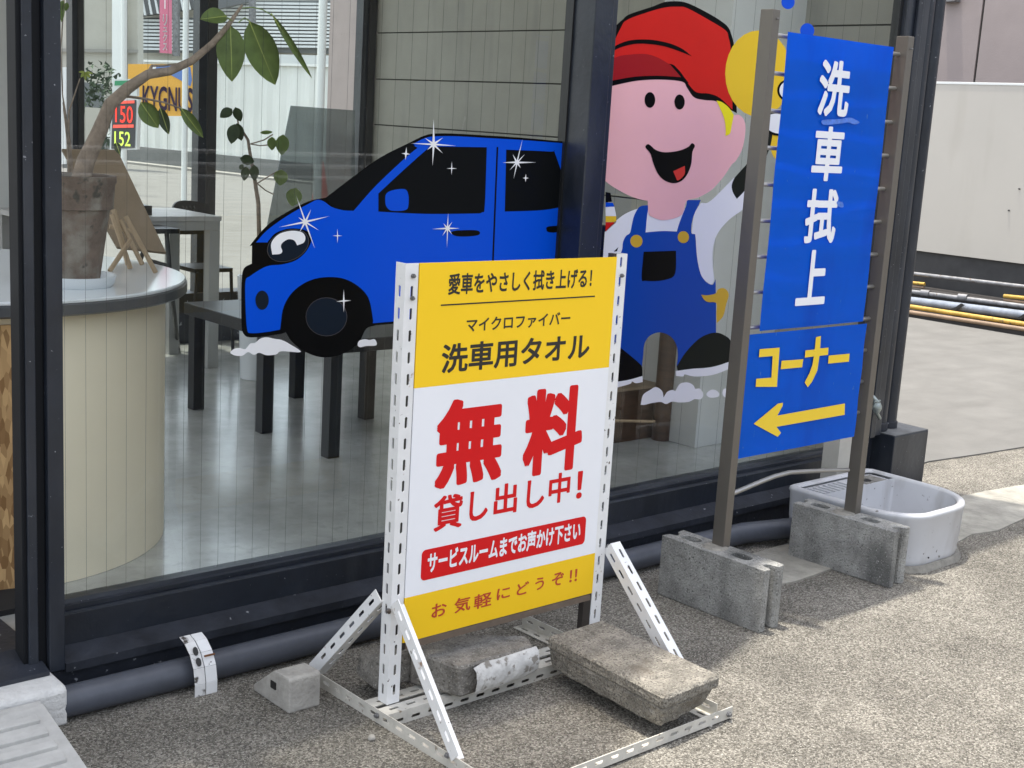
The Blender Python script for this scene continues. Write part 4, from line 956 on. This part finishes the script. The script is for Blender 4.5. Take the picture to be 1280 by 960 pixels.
# ================================================================== CINDER BLOCKS
def rough(o, amp, scale, lv=0):
    """push a mesh about with noise so edges are worn and chipped"""
    t = bpy.data.textures.new('wear', 'CLOUDS'); t.noise_scale = scale; t.noise_depth = 3
    md = o.modifiers.new('wear', 'DISPLACE'); md.texture = t; md.strength = amp; md.mid_level = .5; md.texture_coords = 'GLOBAL'
    return o
def cinder(name, label, x, y, ang, chip):
    t = thing(name, label, 'cinder block', (x+.05, y+.195, 0), 'cinder blocks holding the ladder frame')
    c, s = math.cos(ang), math.sin(ang)
    def fn(a, b): return V((x+a*c-b*s, y+a*s+b*c, .001))
    # plan: width 100 in a, length 390 in b, groove at the near end
    o_ = [(0, 0), (.025, 0), (.031, .006), (.033, .026), (.040, .038), (.056, .038), (.063, .026), (.064, .010), (.069, .003), (.076, .0), (.090, 0), (.1, .008), (.1, .39)] + ([(.066, .39), (.063, .372), (.037, .372), (.034, .39)] if not chip else [(.07, .385), (.06, .37), (.04, .36), (.03, .385)]) + [(0, .39)]
    def hole(cy, rx=.021, ry=.034): return [(.05+rx*math.copysign(abs(math.cos(q))**.7, math.cos(q)), cy+ry*math.copysign(abs(math.sin(q))**.7, math.sin(q))) for q in [2*math.pi*k/20 for k in range(20)]]
    bm = prism(o_, [hole(.122), hole(.315)], fn, (0, 0, .189))
    # a square hole for the post in the middle is closed by mortar
    b = obj('block_body', bm, M_BLOCK, t); bevel(b, .003, 2, 50)
    m_ = NB(); cx_, cy_ = fn(.05, .222)[:2]
    add_lathe(m_, (cx_, cy_, .1895), [(.040, 0), (.032, .005), (.0, .0065)][:2], 16)
    rough(obj('mortar', m_, M_MORT, t), .003, .01)
    for i in range(7):
        rx, ry = random.uniform(.01, .09), random.uniform(.24, .38)
        p = fn(rx, ry); r = random.uniform(.002, .005)
        add = NB(); bmesh.ops.create_icosphere(add, subdivisions=1, radius=r, matrix=Matrix.Translation((p.x, p.y, .190)) @ Matrix.Diagonal((1.3, 1, .5, 1)))
        obj('mortar_crumb', add, M_MORT, t)
    return t
cinder('cinder_block', 'cinder block holding the left post of the ladder frame', 2.983, 2.184, R(.9), True)
cinder('cinder_block', 'cinder block holding the right post of the ladder frame, against the grey wash basin', 3.667, 2.195, R(2.3), False)

# ================================================================== WASH BASIN
bs = thing('wash_basin', 'grey white D shaped utility wash basin standing on the ground behind the right cinder block', 'basin', (4.05, 2.45, 0))
def dshape(x0, x1, y0, y1, r, n=10, rb=.02):
    pts = []
    for cx_, cy_, t0, rr_ in ((x1-rb, y1-rb, 0, rb), (x0+rb, y1-rb, 90, rb), (x0+r*.75, y0+r, 180, r), (x1-r, y0+r, 270, r)):
        for k in range(n+1):
            t = R(t0+90*k/n); kx = .75 if t0 == 180 else 1
            pts.append((cx_+rr_*kx*math.cos(t), cy_+rr_*math.sin(t)))
    return pts
def ringloft(levels, mats=None):
    bm = NB(); rings = [[bm.verts.new((x, y, z)) for x, y in pts] for pts, z in levels]
    for a, b in zip(rings, rings[1:]):
        n = len(a)
        for k in range(n): bm.faces.new((a[k], a[(k+1) % n], b[(k+1) % n], b[k]))
    bm.faces.new(rings[0][::-1]); bm.faces.new(rings[-1])
    bmesh.ops.recalc_face_normals(bm, faces=bm.faces); return bm
def D(i, t=0): return dshape(3.785+i, 4.285-i, 2.225+i, 2.712-i, max(.20-i, .05), rb=max(.03-i*.3, .012))
zb, zt = .020, .202
bo = ringloft([(D(.010), zb), (D(.006), zb+.012), (D(.008), zb+.02), (D(.003), .10), (D(0), zt-.022), (D(-.004), zt-.012), (D(-.0015), zt-.004), (D(.005), zt), (D(.016), zt+.0005), (D(.023), zt-.003), (D(.026), zt-.009)])
# remove closing cap on top, then add the bowl and drain shelf
bo.faces.ensure_lookup_table()
bmesh.ops.delete(bo, geom=[f for f in bo.faces if len(f.verts) > 6 and f.calc_center_median().z > .1], context='FACES')
smooth(obj('basin_shell', bo, M_BASIN, bs), 50)
def DB(i): return dshape(3.811+i, 4.259-i, 2.251+i, 2.585-i*.4, max(.18-i, .04), rb=.012)
bw_ = NB(); levels = [(DB(0), zt-.0085), (DB(.006), zt-.03), (DB(.014), .08), (DB(.03), .050), (DB(.07), .044)]
rings = [[bw_.verts.new((x, y, z)) for x, y in pts] for pts, z in levels]
for a, b in zip(rings, rings[1:]):
    n = len(a)
    for k in range(n): bw_.faces.new((a[k], a[(k+1) % n], b[(k+1) % n], b[k]))
bw_.faces.new(rings[-1]); bmesh.ops.recalc_face_normals(bw_, faces=bw_.faces)
smooth(obj('bowl', bw_, M_BASIN, bs), 50)
bevel(obj('drain_shelf', box(3.810, 4.260, 2.5855, 2.689, .16, zt-.016), M_BASIN, bs), .003)
for i in range(7):
    x = 3.845+i*.030; obj('shelf_rib', box(x, x+.009, 2.592, 2.668, zt-.0158, zt-.009), M_BASIN, bs)
obj('drain_hole', lathe((4.16, 2.637, zt-.0156), [(.022, 0), (.022, .0008)], 16), M_BLACKP, bs)
obj('grime', box(4.11, 4.24, 2.60, 2.675, zt-.0158, zt-.0154), mat('grime', (.22, .21, .19), .9, .6, 60), bs)
pe = Py(1162, 690, 2.225)
obj('screw_hole', lathe((0, 0, 0), [(.003, 0), (.003, .003)], 10), M_BLACKP, bs).data.transform(Matrix.Translation(V((pe.x, 2.228, .045))-world_loc(bs)) @ Matrix.Rotation(R(90), 4, 'X') @ Matrix.Translation(world_loc(bs)))
pad = ringloft([(D(-.012), .001), (D(-.002), .021)])
rough(obj('mortar_bed', pad, M_MORT, bs), .008, .03)

# standpipe tap on the column
tapp = thing('garden_tap', 'small grey metal water tap on the front of the corner column', 'tap', (4.5, 2.75, .4))
a, b_, c, d, e = Py(1086, 492, 2.885), Py(1092, 497, 2.865), Py(1096.5, 503, 2.855), Py(1096, 516, 2.855), Py(1099.5, 523, 2.86)
smooth(obj('spout', tube([a, b_, c], [.008, .009, .010], 12), M_TAP, tapp), 60)
smooth(obj('tap_body', tube([c, (c+d)/2+V((0, 0, .006)), (c+d)/2-V((0, 0, .004)), d], [.012, .019, .019, .010], 16), M_TAP, tapp), 60)
smooth(obj('inlet', tube([d, e], [.0075, .008], 12), M_TAP, tapp), 60)
obj('handle', tube([c+V((-.02, 0, .004)), c+V((.018, 0, .006))], .004, 8), M_TAP, tapp)

# cream upright behind the sign's right post
a, b_ = Py(1046, 590, 2.75), Py(1060, 590, 2.75)
bevel(obj('cream_post', box(a.x, b_.x+.004, 2.75, 2.822, .0, .40), mat('cream_paint', (.50, .48, .42), .6, .1, 12), label='short cream painted post behind the right leg of the ladder frame', cat='post'), .002)

# ================================================================== STONES ON THE STAND
def chunk(name, label, cat, corners_top, corners_bot, m, amp=.010, sc=.05, cuts=7):
    bm = NB()
    T = [bm.verts.new(p) for p in corners_top]; B_ = [bm.verts.new(p) for p in corners_bot]
    n = len(T); bm.faces.new(T); bm.faces.new(B_[::-1])
    for i in range(n): bm.faces.new((T[i], T[(i+1) % n], B_[(i+1) % n], B_[i]))
    bmesh.ops.recalc_face_normals(bm, faces=bm.faces)
    bmesh.ops.bevel(bm, geom=bm.edges[:], offset=.006, segments=1, affect='EDGES')
    bmesh.ops.subdivide_edges(bm, edges=bm.edges[:], cuts=cuts, use_grid_fill=True)
    bmesh.ops.triangulate(bm, faces=[f for f in bm.faces if len(f.verts) > 4])
    o = obj(name, bm, m, label=label, cat=cat); rough(o, amp, sc)
    t = bpy.data.textures.new('grit', 'CLOUDS'); t.noise_scale = .008; t.noise_depth = 2
    md = o.modifiers.new('grit', 'DISPLACE'); md.texture = t; md.strength = .0022; md.texture_coords = 'GLOBAL'
    return o
M_SLAB2 = M_SLAB
sl1 = thing('kerb_slab', 'long weathered kerb slab weighing down the right side of the sign stand', 'kerb stone', (2.31, 2.08, .036))
def slab_piece(name, ct, cb, amp, cuts=10, sc=.05):
    o = chunk(name, None, None, ct, cb, M_SLAB2, amp, sc, cuts); o.parent = sl1; o.data.transform(Matrix.Translation(-world_loc(sl1))); return o
slab_piece('slab_top', [(2.213, 1.862, .124), (2.424, 1.872, .124), (2.440, 2.292, .124), (2.236, 2.288, .124)], [(2.213, 1.864, .090), (2.424, 1.874, .090), (2.438, 2.29, .090), (2.236, 2.286, .090)], .004)
slab_piece('slab_body', [(2.215, 1.867, .0925), (2.415, 1.880, .0925), (2.437, 2.287, .0925), (2.237, 2.284, .0925)], [(2.226, 1.882, .036), (2.395, 1.898, .044), (2.41, 2.27, .036), (2.246, 2.275, .036)], .010, sc=.025)
ch1 = chunk('broken_block', 'broken concrete lump with a white painted end lying across the stand base bars', 'stone', [(1.925, 2.262, .122), (2.178, 2.272, .118), (2.205, 2.335, .116), (2.055, 2.425, .124), (1.885, 2.405, .126)],
            [(1.935, 2.262, .040), (2.170, 2.280, .042), (2.200, 2.335, .040), (2.05, 2.42, .040), (1.885, 2.40, .040)], M_STONE, .012, .04, 6)
wp = [(1.985, 2.254, .050), (2.176, 2.266, .048), (2.176, 2.262, .098), (2.165, 2.270, .108), (1.985, 2.254, .106)]
bm = NB()
for k, (z, dy) in enumerate(((.050, .002), (.062, -.004), (.082, -.005), (.098, .000), (.104, .008))): pass
rows = []
for z, dy in ((.045, .006), (.058, -.003), (.080, -.006), (.104, -.002), (.116, .010)):
    rows.append([bm.verts.new((1.965+.218*i/8, 2.2485+.016*i/8+dy-.002+random.uniform(-.0008, .0008), z+random.uniform(-.002, .002))) for i in range(9)])
for a, b in zip(rows, rows[1:]):
    for i in range(8): bm.faces.new((a[i], a[i+1], b[i+1], b[i]))
bmesh.ops.solidify(bm, geom=bm.faces[:], thickness=.012); bmesh.ops.recalc_face_normals(bm, faces=bm.faces)
M_PEND = mat('chipped_white_paint', (.62, .61, .58), .85, .25, 18, .6, 60)
mixc(M_PEND, (.24, .22, .19), 'noise', 45, .56, .64)
wpo = smooth(obj('painted_end', bm, M_PEND, None)); wpo.parent = ch1; rough(wpo, .006, .03)

chunk('broken_block', 'grey stone lump behind the left upright of the sign stand', 'stone', [(1.80, 2.42, .115), (1.90, 2.415, .12), (1.92, 2.50, .11), (1.82, 2.52, .10)], [(1.795, 2.42, .036), (1.90, 2.41, .036), (1.93, 2.51, .036), (1.81, 2.53, .036)], M_STONE, .014, .04, 6)
# wedge chock
wd = prism([(2.490, 0), (2.490, .083), (2.497, .088), (2.560, .086), (2.652, .016), (2.652, 0)], [], lambda y, z: (1.598, y, z), (.088, 0, 0))
w_o = bevel(obj('wedge_chock', wd, M_WEDGE, label='small grey concrete wedge block beside the left foot of the sign stand', cat='chock'), .004)
obj('slot', box(1.5955, 1.6, 2.548, 2.570, .040, .058), M_BLACKP, w_o)
for u, v, r, lb in ((465, 922, .010, 'small pebble on the asphalt in front of the sign stand'), (888, 907, .006, 'tiny white chip of stone in front of the front bar of the stand')):
    p = Pz(u, v, r*.5); bm = NB(); bmesh.ops.create_icosphere(bm, subdivisions=2, radius=r, matrix=Matrix.Translation(p) @ Matrix.Diagonal((1.0, .9, .8, 1)))
    rough(obj('pebble', bm, M_WEDGE, label=lb, cat='pebble'), .006, .012)
# loose grit, uncountable
gb = NB()
for i in range(5200):
    x = random.uniform(1.0, 6.0); y = random.uniform(1.2, 2.72) if i % 3 else 2.71-abs(random.gauss(0, .05))
    r = random.uniform(.0012, .0032)
    a = random.uniform(0, 6.28); vs = [gb.verts.new((x+r*math.cos(a+k*2.1), y+r*math.sin(a+k*2.1), .0003)) for k in range(3)]; t = gb.verts.new((x, y, r*1.1))
    for k in range(3): gb.faces.new((vs[k], vs[(k+1) % 3], t))
obj('grit', gb, mat('grit_stone', (.33, .31, .27), .9, .5, 300), kind='stuff')

# ================================================================== RIGHT: HOARDING, PIPES, NEIGHBOUR
hx = 10.3
hb = thing('steel_hoarding', 'cream white steel sheet hoarding with a dark grey skirt on the right', 'fence', (hx, 4.5, 0))
za = (Px(1137, 104.5, hx).z+Px(1280, 107, hx).z)/2; zb2 = (Px(1137, 313, hx).z+Px(1280, 329, hx).z)/2
obj('sheet', box(hx, hx+.04, -2, 9.5, zb2, za), M_HOARD, hb)
obj('skirt', box(hx+.03, hx+.09, -2, 9.5, .0, zb2-.001), M_SKIRT, hb)
bevel(obj('top_edge', box(hx-.004, hx+.045, -2, 9.5, za+.0005, za+.02), M_POLE, hb), .002)
for u, v in ((1274, 236), (1261, 263)):
    p = Px(u, v, hx-.003); obj('rivet', lathe((p.x, p.y, p.z), [(.006, -.006), (.010, 0), (.006, .006)], 10), M_SKIRT, hb)
nb = thing('neighbour_building', 'mauve grey clad building behind the steel hoarding', 'building', (11.6, 4, 0))
seam = Px(1224, 50, 11.6).y
for i in range(-3, 4):
    y0 = seam+i*2.7
    obj('wall_panel', box(11.6, 11.75, y0+.012, y0+2.688, 0, 7), M_WALLP, nb)
obj('wall_backing', box(11.62, 11.74, seam-8, seam+10, 0, 7), M_JOINT, nb)
p = Px(1186, 1, 11.55); obj('wall_bracket', box(11.50, 11.6, p.y-.09, p.y+.06, p.z-.01, p.z+.08), M_STEEL, nb)
def pipe_at(name, label, cat, u0, v0, u1, v1, x, r, m, ext=(2.2, 3.0), grp=None, cap=None):
    a, b = Px(u0, v0, x), Px(u1, v1, x); d = (b-a).normalized()
    a2 = a - d*ext[0]; b2 = b + d*ext[1]
    bm = NB(); add_tube(bm, [a2, b2], r, 14)
    return smooth(obj(name, bm, m, label=label, cat=cat, group=grp), 60)
G = 'pipes and rails stacked along the hoarding'
pipe_at('steel_rail', 'thin grey rail, highest of the stack by the hoarding', 'rail', 1140, 342, 1280, 358.5, 10.15, .018, M_STEEL, grp=G)
pipe_at('yellow_pipe', 'short yellow pipe end next to the shop corner', 'pipe', 1120, 351.5, 1156, 355, 10.1, .014, M_PYEL, (1, 0), G)
pipe_at('tan_pipe', 'short tan pipe end right under the short yellow pipe by the shop corner', 'pipe', 1120, 356.5, 1155, 359.5, 10.1, .011, M_PTAN, (1, 0), G)
pipe_at('yellow_pipe', 'yellow pipe end at the right edge of the photo', 'pipe', 1255, 370, 1280, 372.5, 10.05, .016, M_PYEL, (0, 3), G)
pipe_at('tan_pipe', 'tan pipe end below the yellow pipe at the right edge', 'pipe', 1255, 375, 1280, 378, 10.05, .012, M_PTAN, (0, 3), G)
pipe_at('steel_pipe', 'galvanised scaffold pipe in the middle of the stack', 'pipe', 1138, 364.5, 1280, 383, 10.0, .020, M_STEEL, grp=G)
for u, v in ((1157, 366.5), (1204, 371.5)):
    p = Px(u, v, 10.0); smooth(obj('pipe_coupler', tube([p+V((0, .04, -.001)), p-V((0, .04, -.001))], .028, 14), M_STEEL, label='galvanised coupler around the scaffold pipe, %s one' % ('left' if u < 1180 else 'right'), cat='coupler'))
tb = pipe_at('covered_bundle', 'blue grey wrapped bundle lying in front of the scaffold pipe', 'bundle', 1137, 376, 1280, 394, 9.93, .036, M_PBLU, grp=G)
for u, v in ((1196, 384), (1276, 396)):
    p = Px(u, v, 9.87)
    bm = prism([(0, 0), (.05, 0), (.11, .045), (.08, .055), (.04, .02)], [], lambda a_, b3: (9.87, p.y+.05-a_, p.z-.02+b3), (.02, 0, 0))
    obj('black_clip', bm, M_BLKPL, label='black hook clip on the yellow pipe, %s one' % ('left' if u < 1230 else 'right'), cat='clip')
pipe_at('yellow_pipe', 'long yellow pipe running in front of the blue grey bundle', 'pipe', 1136, 383, 1280, 405, 9.84, .019, M_PYEL, grp=G)
pipe_at('tan_pipe', 'long rusty tan pipe low under the long yellow pipe', 'pipe', 1136, 390, 1280, 411.5, 9.80, .017, M_PTAN, grp=G)
obj('timber_bearer', box(9.80, 10.1, 2.0, 9.0, .008, .06), M_DARK, label='dark timber bearer under the pipe stack', cat='timber')
obj('timber_pile', box(10.0, 10.28, 2.0, 9.0, .061, .22), M_DARK, label='dark pile of boards against the foot of the hoarding', cat='timber')

# ================================================================== STREET SEEN THROUGH THE SHOP
A1, A2 = Pz(180, 203, 0), Pz(350, 222, 0)
d = (A2-A1).normalized(); A1 = A1-d*14; A2 = A2+d*10; nrm_ = V((-d.y, d.x, 0))
if nrm_.y < 0: nrm_ = -nrm_
cf = thing('corrugated_fence', 'long white corrugated metal fence across the street behind the shop', 'fence', (A1.x, A1.y, 0))
L_ = (A2-A1).length; bm = NB(); n_ = int(L_/.11)
zf = 2.25
vs0, vs1 = [], []
for i in range(n_+1):
    p = A1+d*(L_*i/n_)+nrm_*(0 if (i//2) % 2 else .05)
    vs0.append(bm.verts.new((p.x, p.y, .35))); vs1.append(bm.verts.new((p.x, p.y, zf)))
for i in range(n_): bm.faces.new((vs0[i], vs0[i+1], vs1[i+1], vs1[i]))
bmesh.ops.solidify(bm, geom=bm.faces[:], thickness=.01)
obj('fence_sheet', bm, M_CORR, cf)
bm = NB(); add_obox(bm, A1-nrm_*.06, d*L_, nrm_*.2, (0, 0, .35)); obj('fence_plinth', bm, mat('grey_plinth', (.16, .165, .16), .8, .1, 3), cf)
bm = NB(); add_obox(bm, A1-nrm_*.05+V((0, 0, zf+.002)), d*L_, nrm_*.15, (0, 0, .05)); obj('fence_cap', bm, M_POLE, cf)
bm = NB(); add_obox(bm, A1-nrm_*1.0, d*L_, nrm_*.35, (0, 0, .05)); obj('gutter', bm, mat('kerb_gutter', (.24, .23, .21), .8), kind='structure')

def far(u, v, t):  # point at distance t along the ray, for far things in the street
    r = ray(u, v).normalized(); return CC + r*t
def board(name, pts, t, m, parent=None, th=.06, **k):
    """flat panel facing the camera side, square to the view across the street"""
    q = [far(*p, t) for p in pts]
    # keep it on one vertical plane facing back along the street
    n = V((CF.x, CF.y, 0)).normalized(); o_ = CC+n*t
    w = []
    for p in pts:
        r = ray(*p); s = (o_-CC).dot(n)/r.dot(n); w.append(CC+r*s)
    bm = NB(); a = [bm.verts.new(p) for p in w]; b = [bm.verts.new(p+n*th) for p in w]
    N = len(a); bm.faces.new(a); bm.faces.new(b[::-1])
    for i in range(N): bm.faces.new((a[i], a[(i+1) % N], b[(i+1) % N], b[i]))
    bmesh.ops.recalc_face_normals(bm, faces=bm.faces)
    return obj(name, bm, m, parent, **k)
def onplane(u, v, t):
    n = V((CF.x, CF.y, 0)).normalized(); r = ray(u, v); return CC+r*(t/r.dot(n))
def vert_pole(name, label, u, t, r, m, v_top=-40, v_bot=200):
    b = onplane(u, v_bot, t); a = onplane(u, v_top, t)
    return smooth(obj(name, tube([(b.x, b.y, 0), (b.x, b.y, max(a.z, 2))], r, 12), m, label=label, cat='pole'))
vert_pole('steel_pole', 'white pole standing left of the orange station board', 155, 20, .045, M_POLE)
vert_pole('steel_pole', 'white pole passing in front of the orange station board', 230.5, 16, .035, M_POLE)
vert_pole('steel_pole', 'white pole in front of the louvred building, right of the big leaves', 398, 19, .06, M_POLE)
# station board
sb = thing('station_board', 'orange station name board with dark lettering seen through the shop', 'sign board', tuple(onplane(200, 110, 18)))
T_ = 18
board('board_panel', [(160, 145), (160, 80), (243, 80), (243, 145)], T_, M_KGO, sb, .08)
board('emblem', [(186, 93), (190, 82), (222, 80), (238, 84), (240, 100), (238, 108), (225, 100), (210, 92)], T_-.005, M_KGB, sb, .002)
board('emblem_highlight', [(184, 94), (187, 83), (196, 82), (192, 92)], T_-.01, M_DWHT, sb, .002)
nF = V((CF.x, CF.y, 0)).normalized(); sF = V((nF.y, -nF.x, 0))
def far_text(name, s, u0, u1, v0, v1, t, m, parent, bold=.02):
    a, b = onplane(u0, v1, t), onplane(u1, v0, t)
    sx0, sx1 = (a-CC).dot(sF), (b-CC).dot(sF)
    return put_text(name, s, sx0, sx1, a.z, b.z, 0, m, parent, bold, fn=lambda X, Z: V((CC.x, CC.y, 0))+nF*t+sF*X+V((0, 0, Z)))
far_text('lettering', 'KYGNUS', 178, 241, 110, 137, T_-.02, M_KGV, sb)
# price sign
ps = thing('price_sign', 'lit fuel price panel reading 150 and 152 in a white frame', 'price sign', tuple(onplane(155, 150, 15)))
T_ = 15
board('frame', [(137, 188), (139, 124), (173, 122), (171, 187)], T_, M_POLE, ps, .12)
board('display', [(139, 186), (141, 127), (170.5, 125), (168.5, 185)], T_-.01, M_PANB, ps, .004)
far_text('price_digits', '150', 144, 166, 133, 153, T_-.02, M_LEDR, ps, .008)
far_text('price_digits', '152', 143, 163, 165, 182, T_-.02, M_LEDG, ps, .008)
board('header_row', [(143.5, 130), (144, 126.5), (168, 125.5), (168, 129)], T_-.02, M_LEDR, ps, .002)
board('middle_row', [(141, 160), (141.5, 156), (167, 155.5), (167, 159.5)], T_-.02, M_LEDR, ps, .002)
board('header_panel', [(140, 121), (141, 99), (171, 98.5), (171, 120)], T_, M_POLE, ps, .1)
board('green_band', [(143, 107), (143.5, 101), (168, 100.5), (168, 106)], T_-.01, M_GREEN, ps, .002)
# pink banner with lettering
pb = thing('pink_banner', 'tall pink banner with white characters hanging in front of the louvred building', 'banner', tuple(onplane(206, 30, 21)))
board('banner_cloth', [(199.5, 66), (199.5, -40), (214.5, -40), (214.5, 67)], 21, M_PINK, pb, .02)
for s, v0, v1 in (('リ', 18, 32), ('ュ', 34, 40), ('ク', 42, 52), ('ス', 54, 63)):
    far_text('lettering', s, 203.5, 209, v0, v1, 20.97, M_DWHT, pb, .03)
board('lettering', [(205.6, 11), (205.6, 0), (206.8, 0), (206.8, 11)], 20.97, M_DWHT, pb, .001)
# louvred building with tiled roof behind
lv = thing('louvred_building', 'building with white horizontal louvres and a tiled roof across the street', 'building', tuple(onplane(300, 60, 36)))
board('wall', [(172, 96), (172, -40), (520, -40), (520, 96)], 36.5, M_BEIGE, lv, .3)
def strips(u0, u1, v0, v1, t, nn, par, name='louvre'):
    for i in range(nn):
        a = v0+(v1-v0)*i/nn; h = (v1-v0)/nn*.6
        board(name, [(u0, a+h), (u0, a), (u1, a+(u1-u0)*.012), (u1, a+h+(u1-u0)*.012)], t, M_LOUV, par, .05)
board('louvre_backing', [(176, 66), (176, 22), (242, 22), (242, 66)], 36.2, M_LOUVD, lv, .05)
strips(176, 242, 24, 64, 36.05, 9, lv)
board('louvre_backing', [(273, 64), (273, 2), (441, 0), (441, 68)], 36.2, M_LOUVD, lv, .05)
strips(273, 441, 2, 60, 36.05, 13, lv)
board('roof_slope', [(172, 20), (172, -40), (243, -40), (243, 10)], 35.8, M_TILE, lv, .4)
for i in range(9): board('roof_batten', [(180+i*8, 19-i), (171+i*8, -30), (173+i*8, -30), (182.5+i*8, 19-i)], 35.6, M_LOUV, lv, .05)
board('roof_slope', [(268, 12), (268, -30), (300, -30), (312, 2)], 35.6, M_TILE, lv, .3)
board('ledge', [(262, 98), (262, 66), (441, 70), (441, 98)], 35.0, M_POLE, lv, .4)
board('eave_strip', [(390, 86), (441, 79), (441, 88), (390, 90)], 34.0, M_LOUVD, lv, .3)
board('downpipe', [(215.5, 70), (215.5, -40), (222.5, -40), (222.5, 70)], 33.5, M_STEEL, lv, .2)
board('downpipe', [(311, 52), (311, -40), (318, -40), (318, 52)], 33.5, M_STEEL, lv, .2)
# beige building, hedge, machine at the left
bb_ = thing('beige_building', 'pale beige rendered building behind the hedge at the far left of the street', 'building', tuple(onplane(120, 60, 26)))
board('wall', [(40, 140), (40, -60), (172, -60), (172, 140)], 27, M_BEIGE, bb_, .4)
board('wall_band', [(40, 64), (40, 60), (172, 62), (172, 66)], 26.9, mat('band_grey', (.30, .29, .26), .8), bb_, .05)
board('corner_trim', [(140, 140), (140, -60), (158, -60), (158, 140)], 26.8, M_CORR, bb_, .05)
hd = NB(); random.seed(3)
ctrh = onplane(126, 112, 22)
for i in range(900):
    p = ctrh + sF*random.gauss(0, .17)*1.5 + V((0, 0, random.uniform(-1.6, .42))) + nF*random.gauss(0, .2)
    if (p-ctrh).dot(sF)**2/.35**2 + max(0, (p.z-ctrh.z)/.45)**2 > 1: continue
    s = random.uniform(.05, .09); a, b, c = [V((random.uniform(-1, 1), random.uniform(-1, 1), random.uniform(-1, 1)))*s for _ in range(3)]
    hd.faces.new([hd.verts.new(p+q_) for q_ in (a, b, c)])
obj('hedge_bush', hd, M_HEDGE, label='dark green bush by the fuel price panel', cat='bush')
board('dark_gate', [(58, 205), (58, 84), (82, 84), (82, 205)], 24, M_POLE, label='white gate post left of the dark window post', cat='gate post')
board('dark_kiosk', [(78, 210), (78, 100), (128, 105), (135, 210)], 24.5, M_LOUVD, label='dark grey kiosk side behind the bush', cat='kiosk')
board('meter_box', [(104, 186), (106, 134), (124, 135), (124, 186)], 21, M_BEIGE, label='pale meter box in front of the dark kiosk', cat='box')
# traffic cone
cp_ = onplane(400, 262, 20); 
cn = thing('traffic_cone', 'orange red traffic cone on the street beyond the grey reflection sheet', 'traffic cone', (cp_.x, cp_.y, .01))
hh = .62
smooth(obj('cone_body', lathe((cp_.x, cp_.y, .03), [(.14, 0), (.035, hh), (.03, hh+.01)], 24), M_CONE, cn))
obj('cone_base', box(cp_.x-.18, cp_.x+.18, cp_.y-.18, cp_.y+.18, .008, .03), M_CONE, cn)

# ================================================================== BEHIND THE CAMERA (seen in the glass)
ga, gb_ = Pz(60, 183.5, .86), Pz(540, 197, .86)
def mir(p): return V((p.x, 2*GY-p.y, p.z))
ga, gb_ = mir(ga), mir(gb_); dd = (gb_-ga)
gr = thing('guard_rail', 'white three bar guard rail across the forecourt, mirrored in the shop window', 'railing', tuple(V((ga.x, ga.y, 0))))
for z in (.86, .71, .565):
    obj('rail', tube([ga-dd*.6+V((0, 0, z-.86)), gb_+dd*1.2+V((0, 0, z-.86))], .028, 8), mat('bright_white_rail', (.86, .86, .84), .4), gr)
for k in range(-1, 5):
    p = ga+dd*(.2+k*.58); obj('post', tube([(p.x, p.y, 0), (p.x, p.y, .9)], .028, 8), M_POLE, gr)
ob_ = thing('opposite_building', 'long grey building on the far side of the forecourt, only mirrored in the glass', 'building', (5, -30, 0))
obj('wall', box(-40, 70, -24, -23, 0, 7.5), mat('opposite_wall', (.16, .16, .15), .8, .2, .4), ob_)
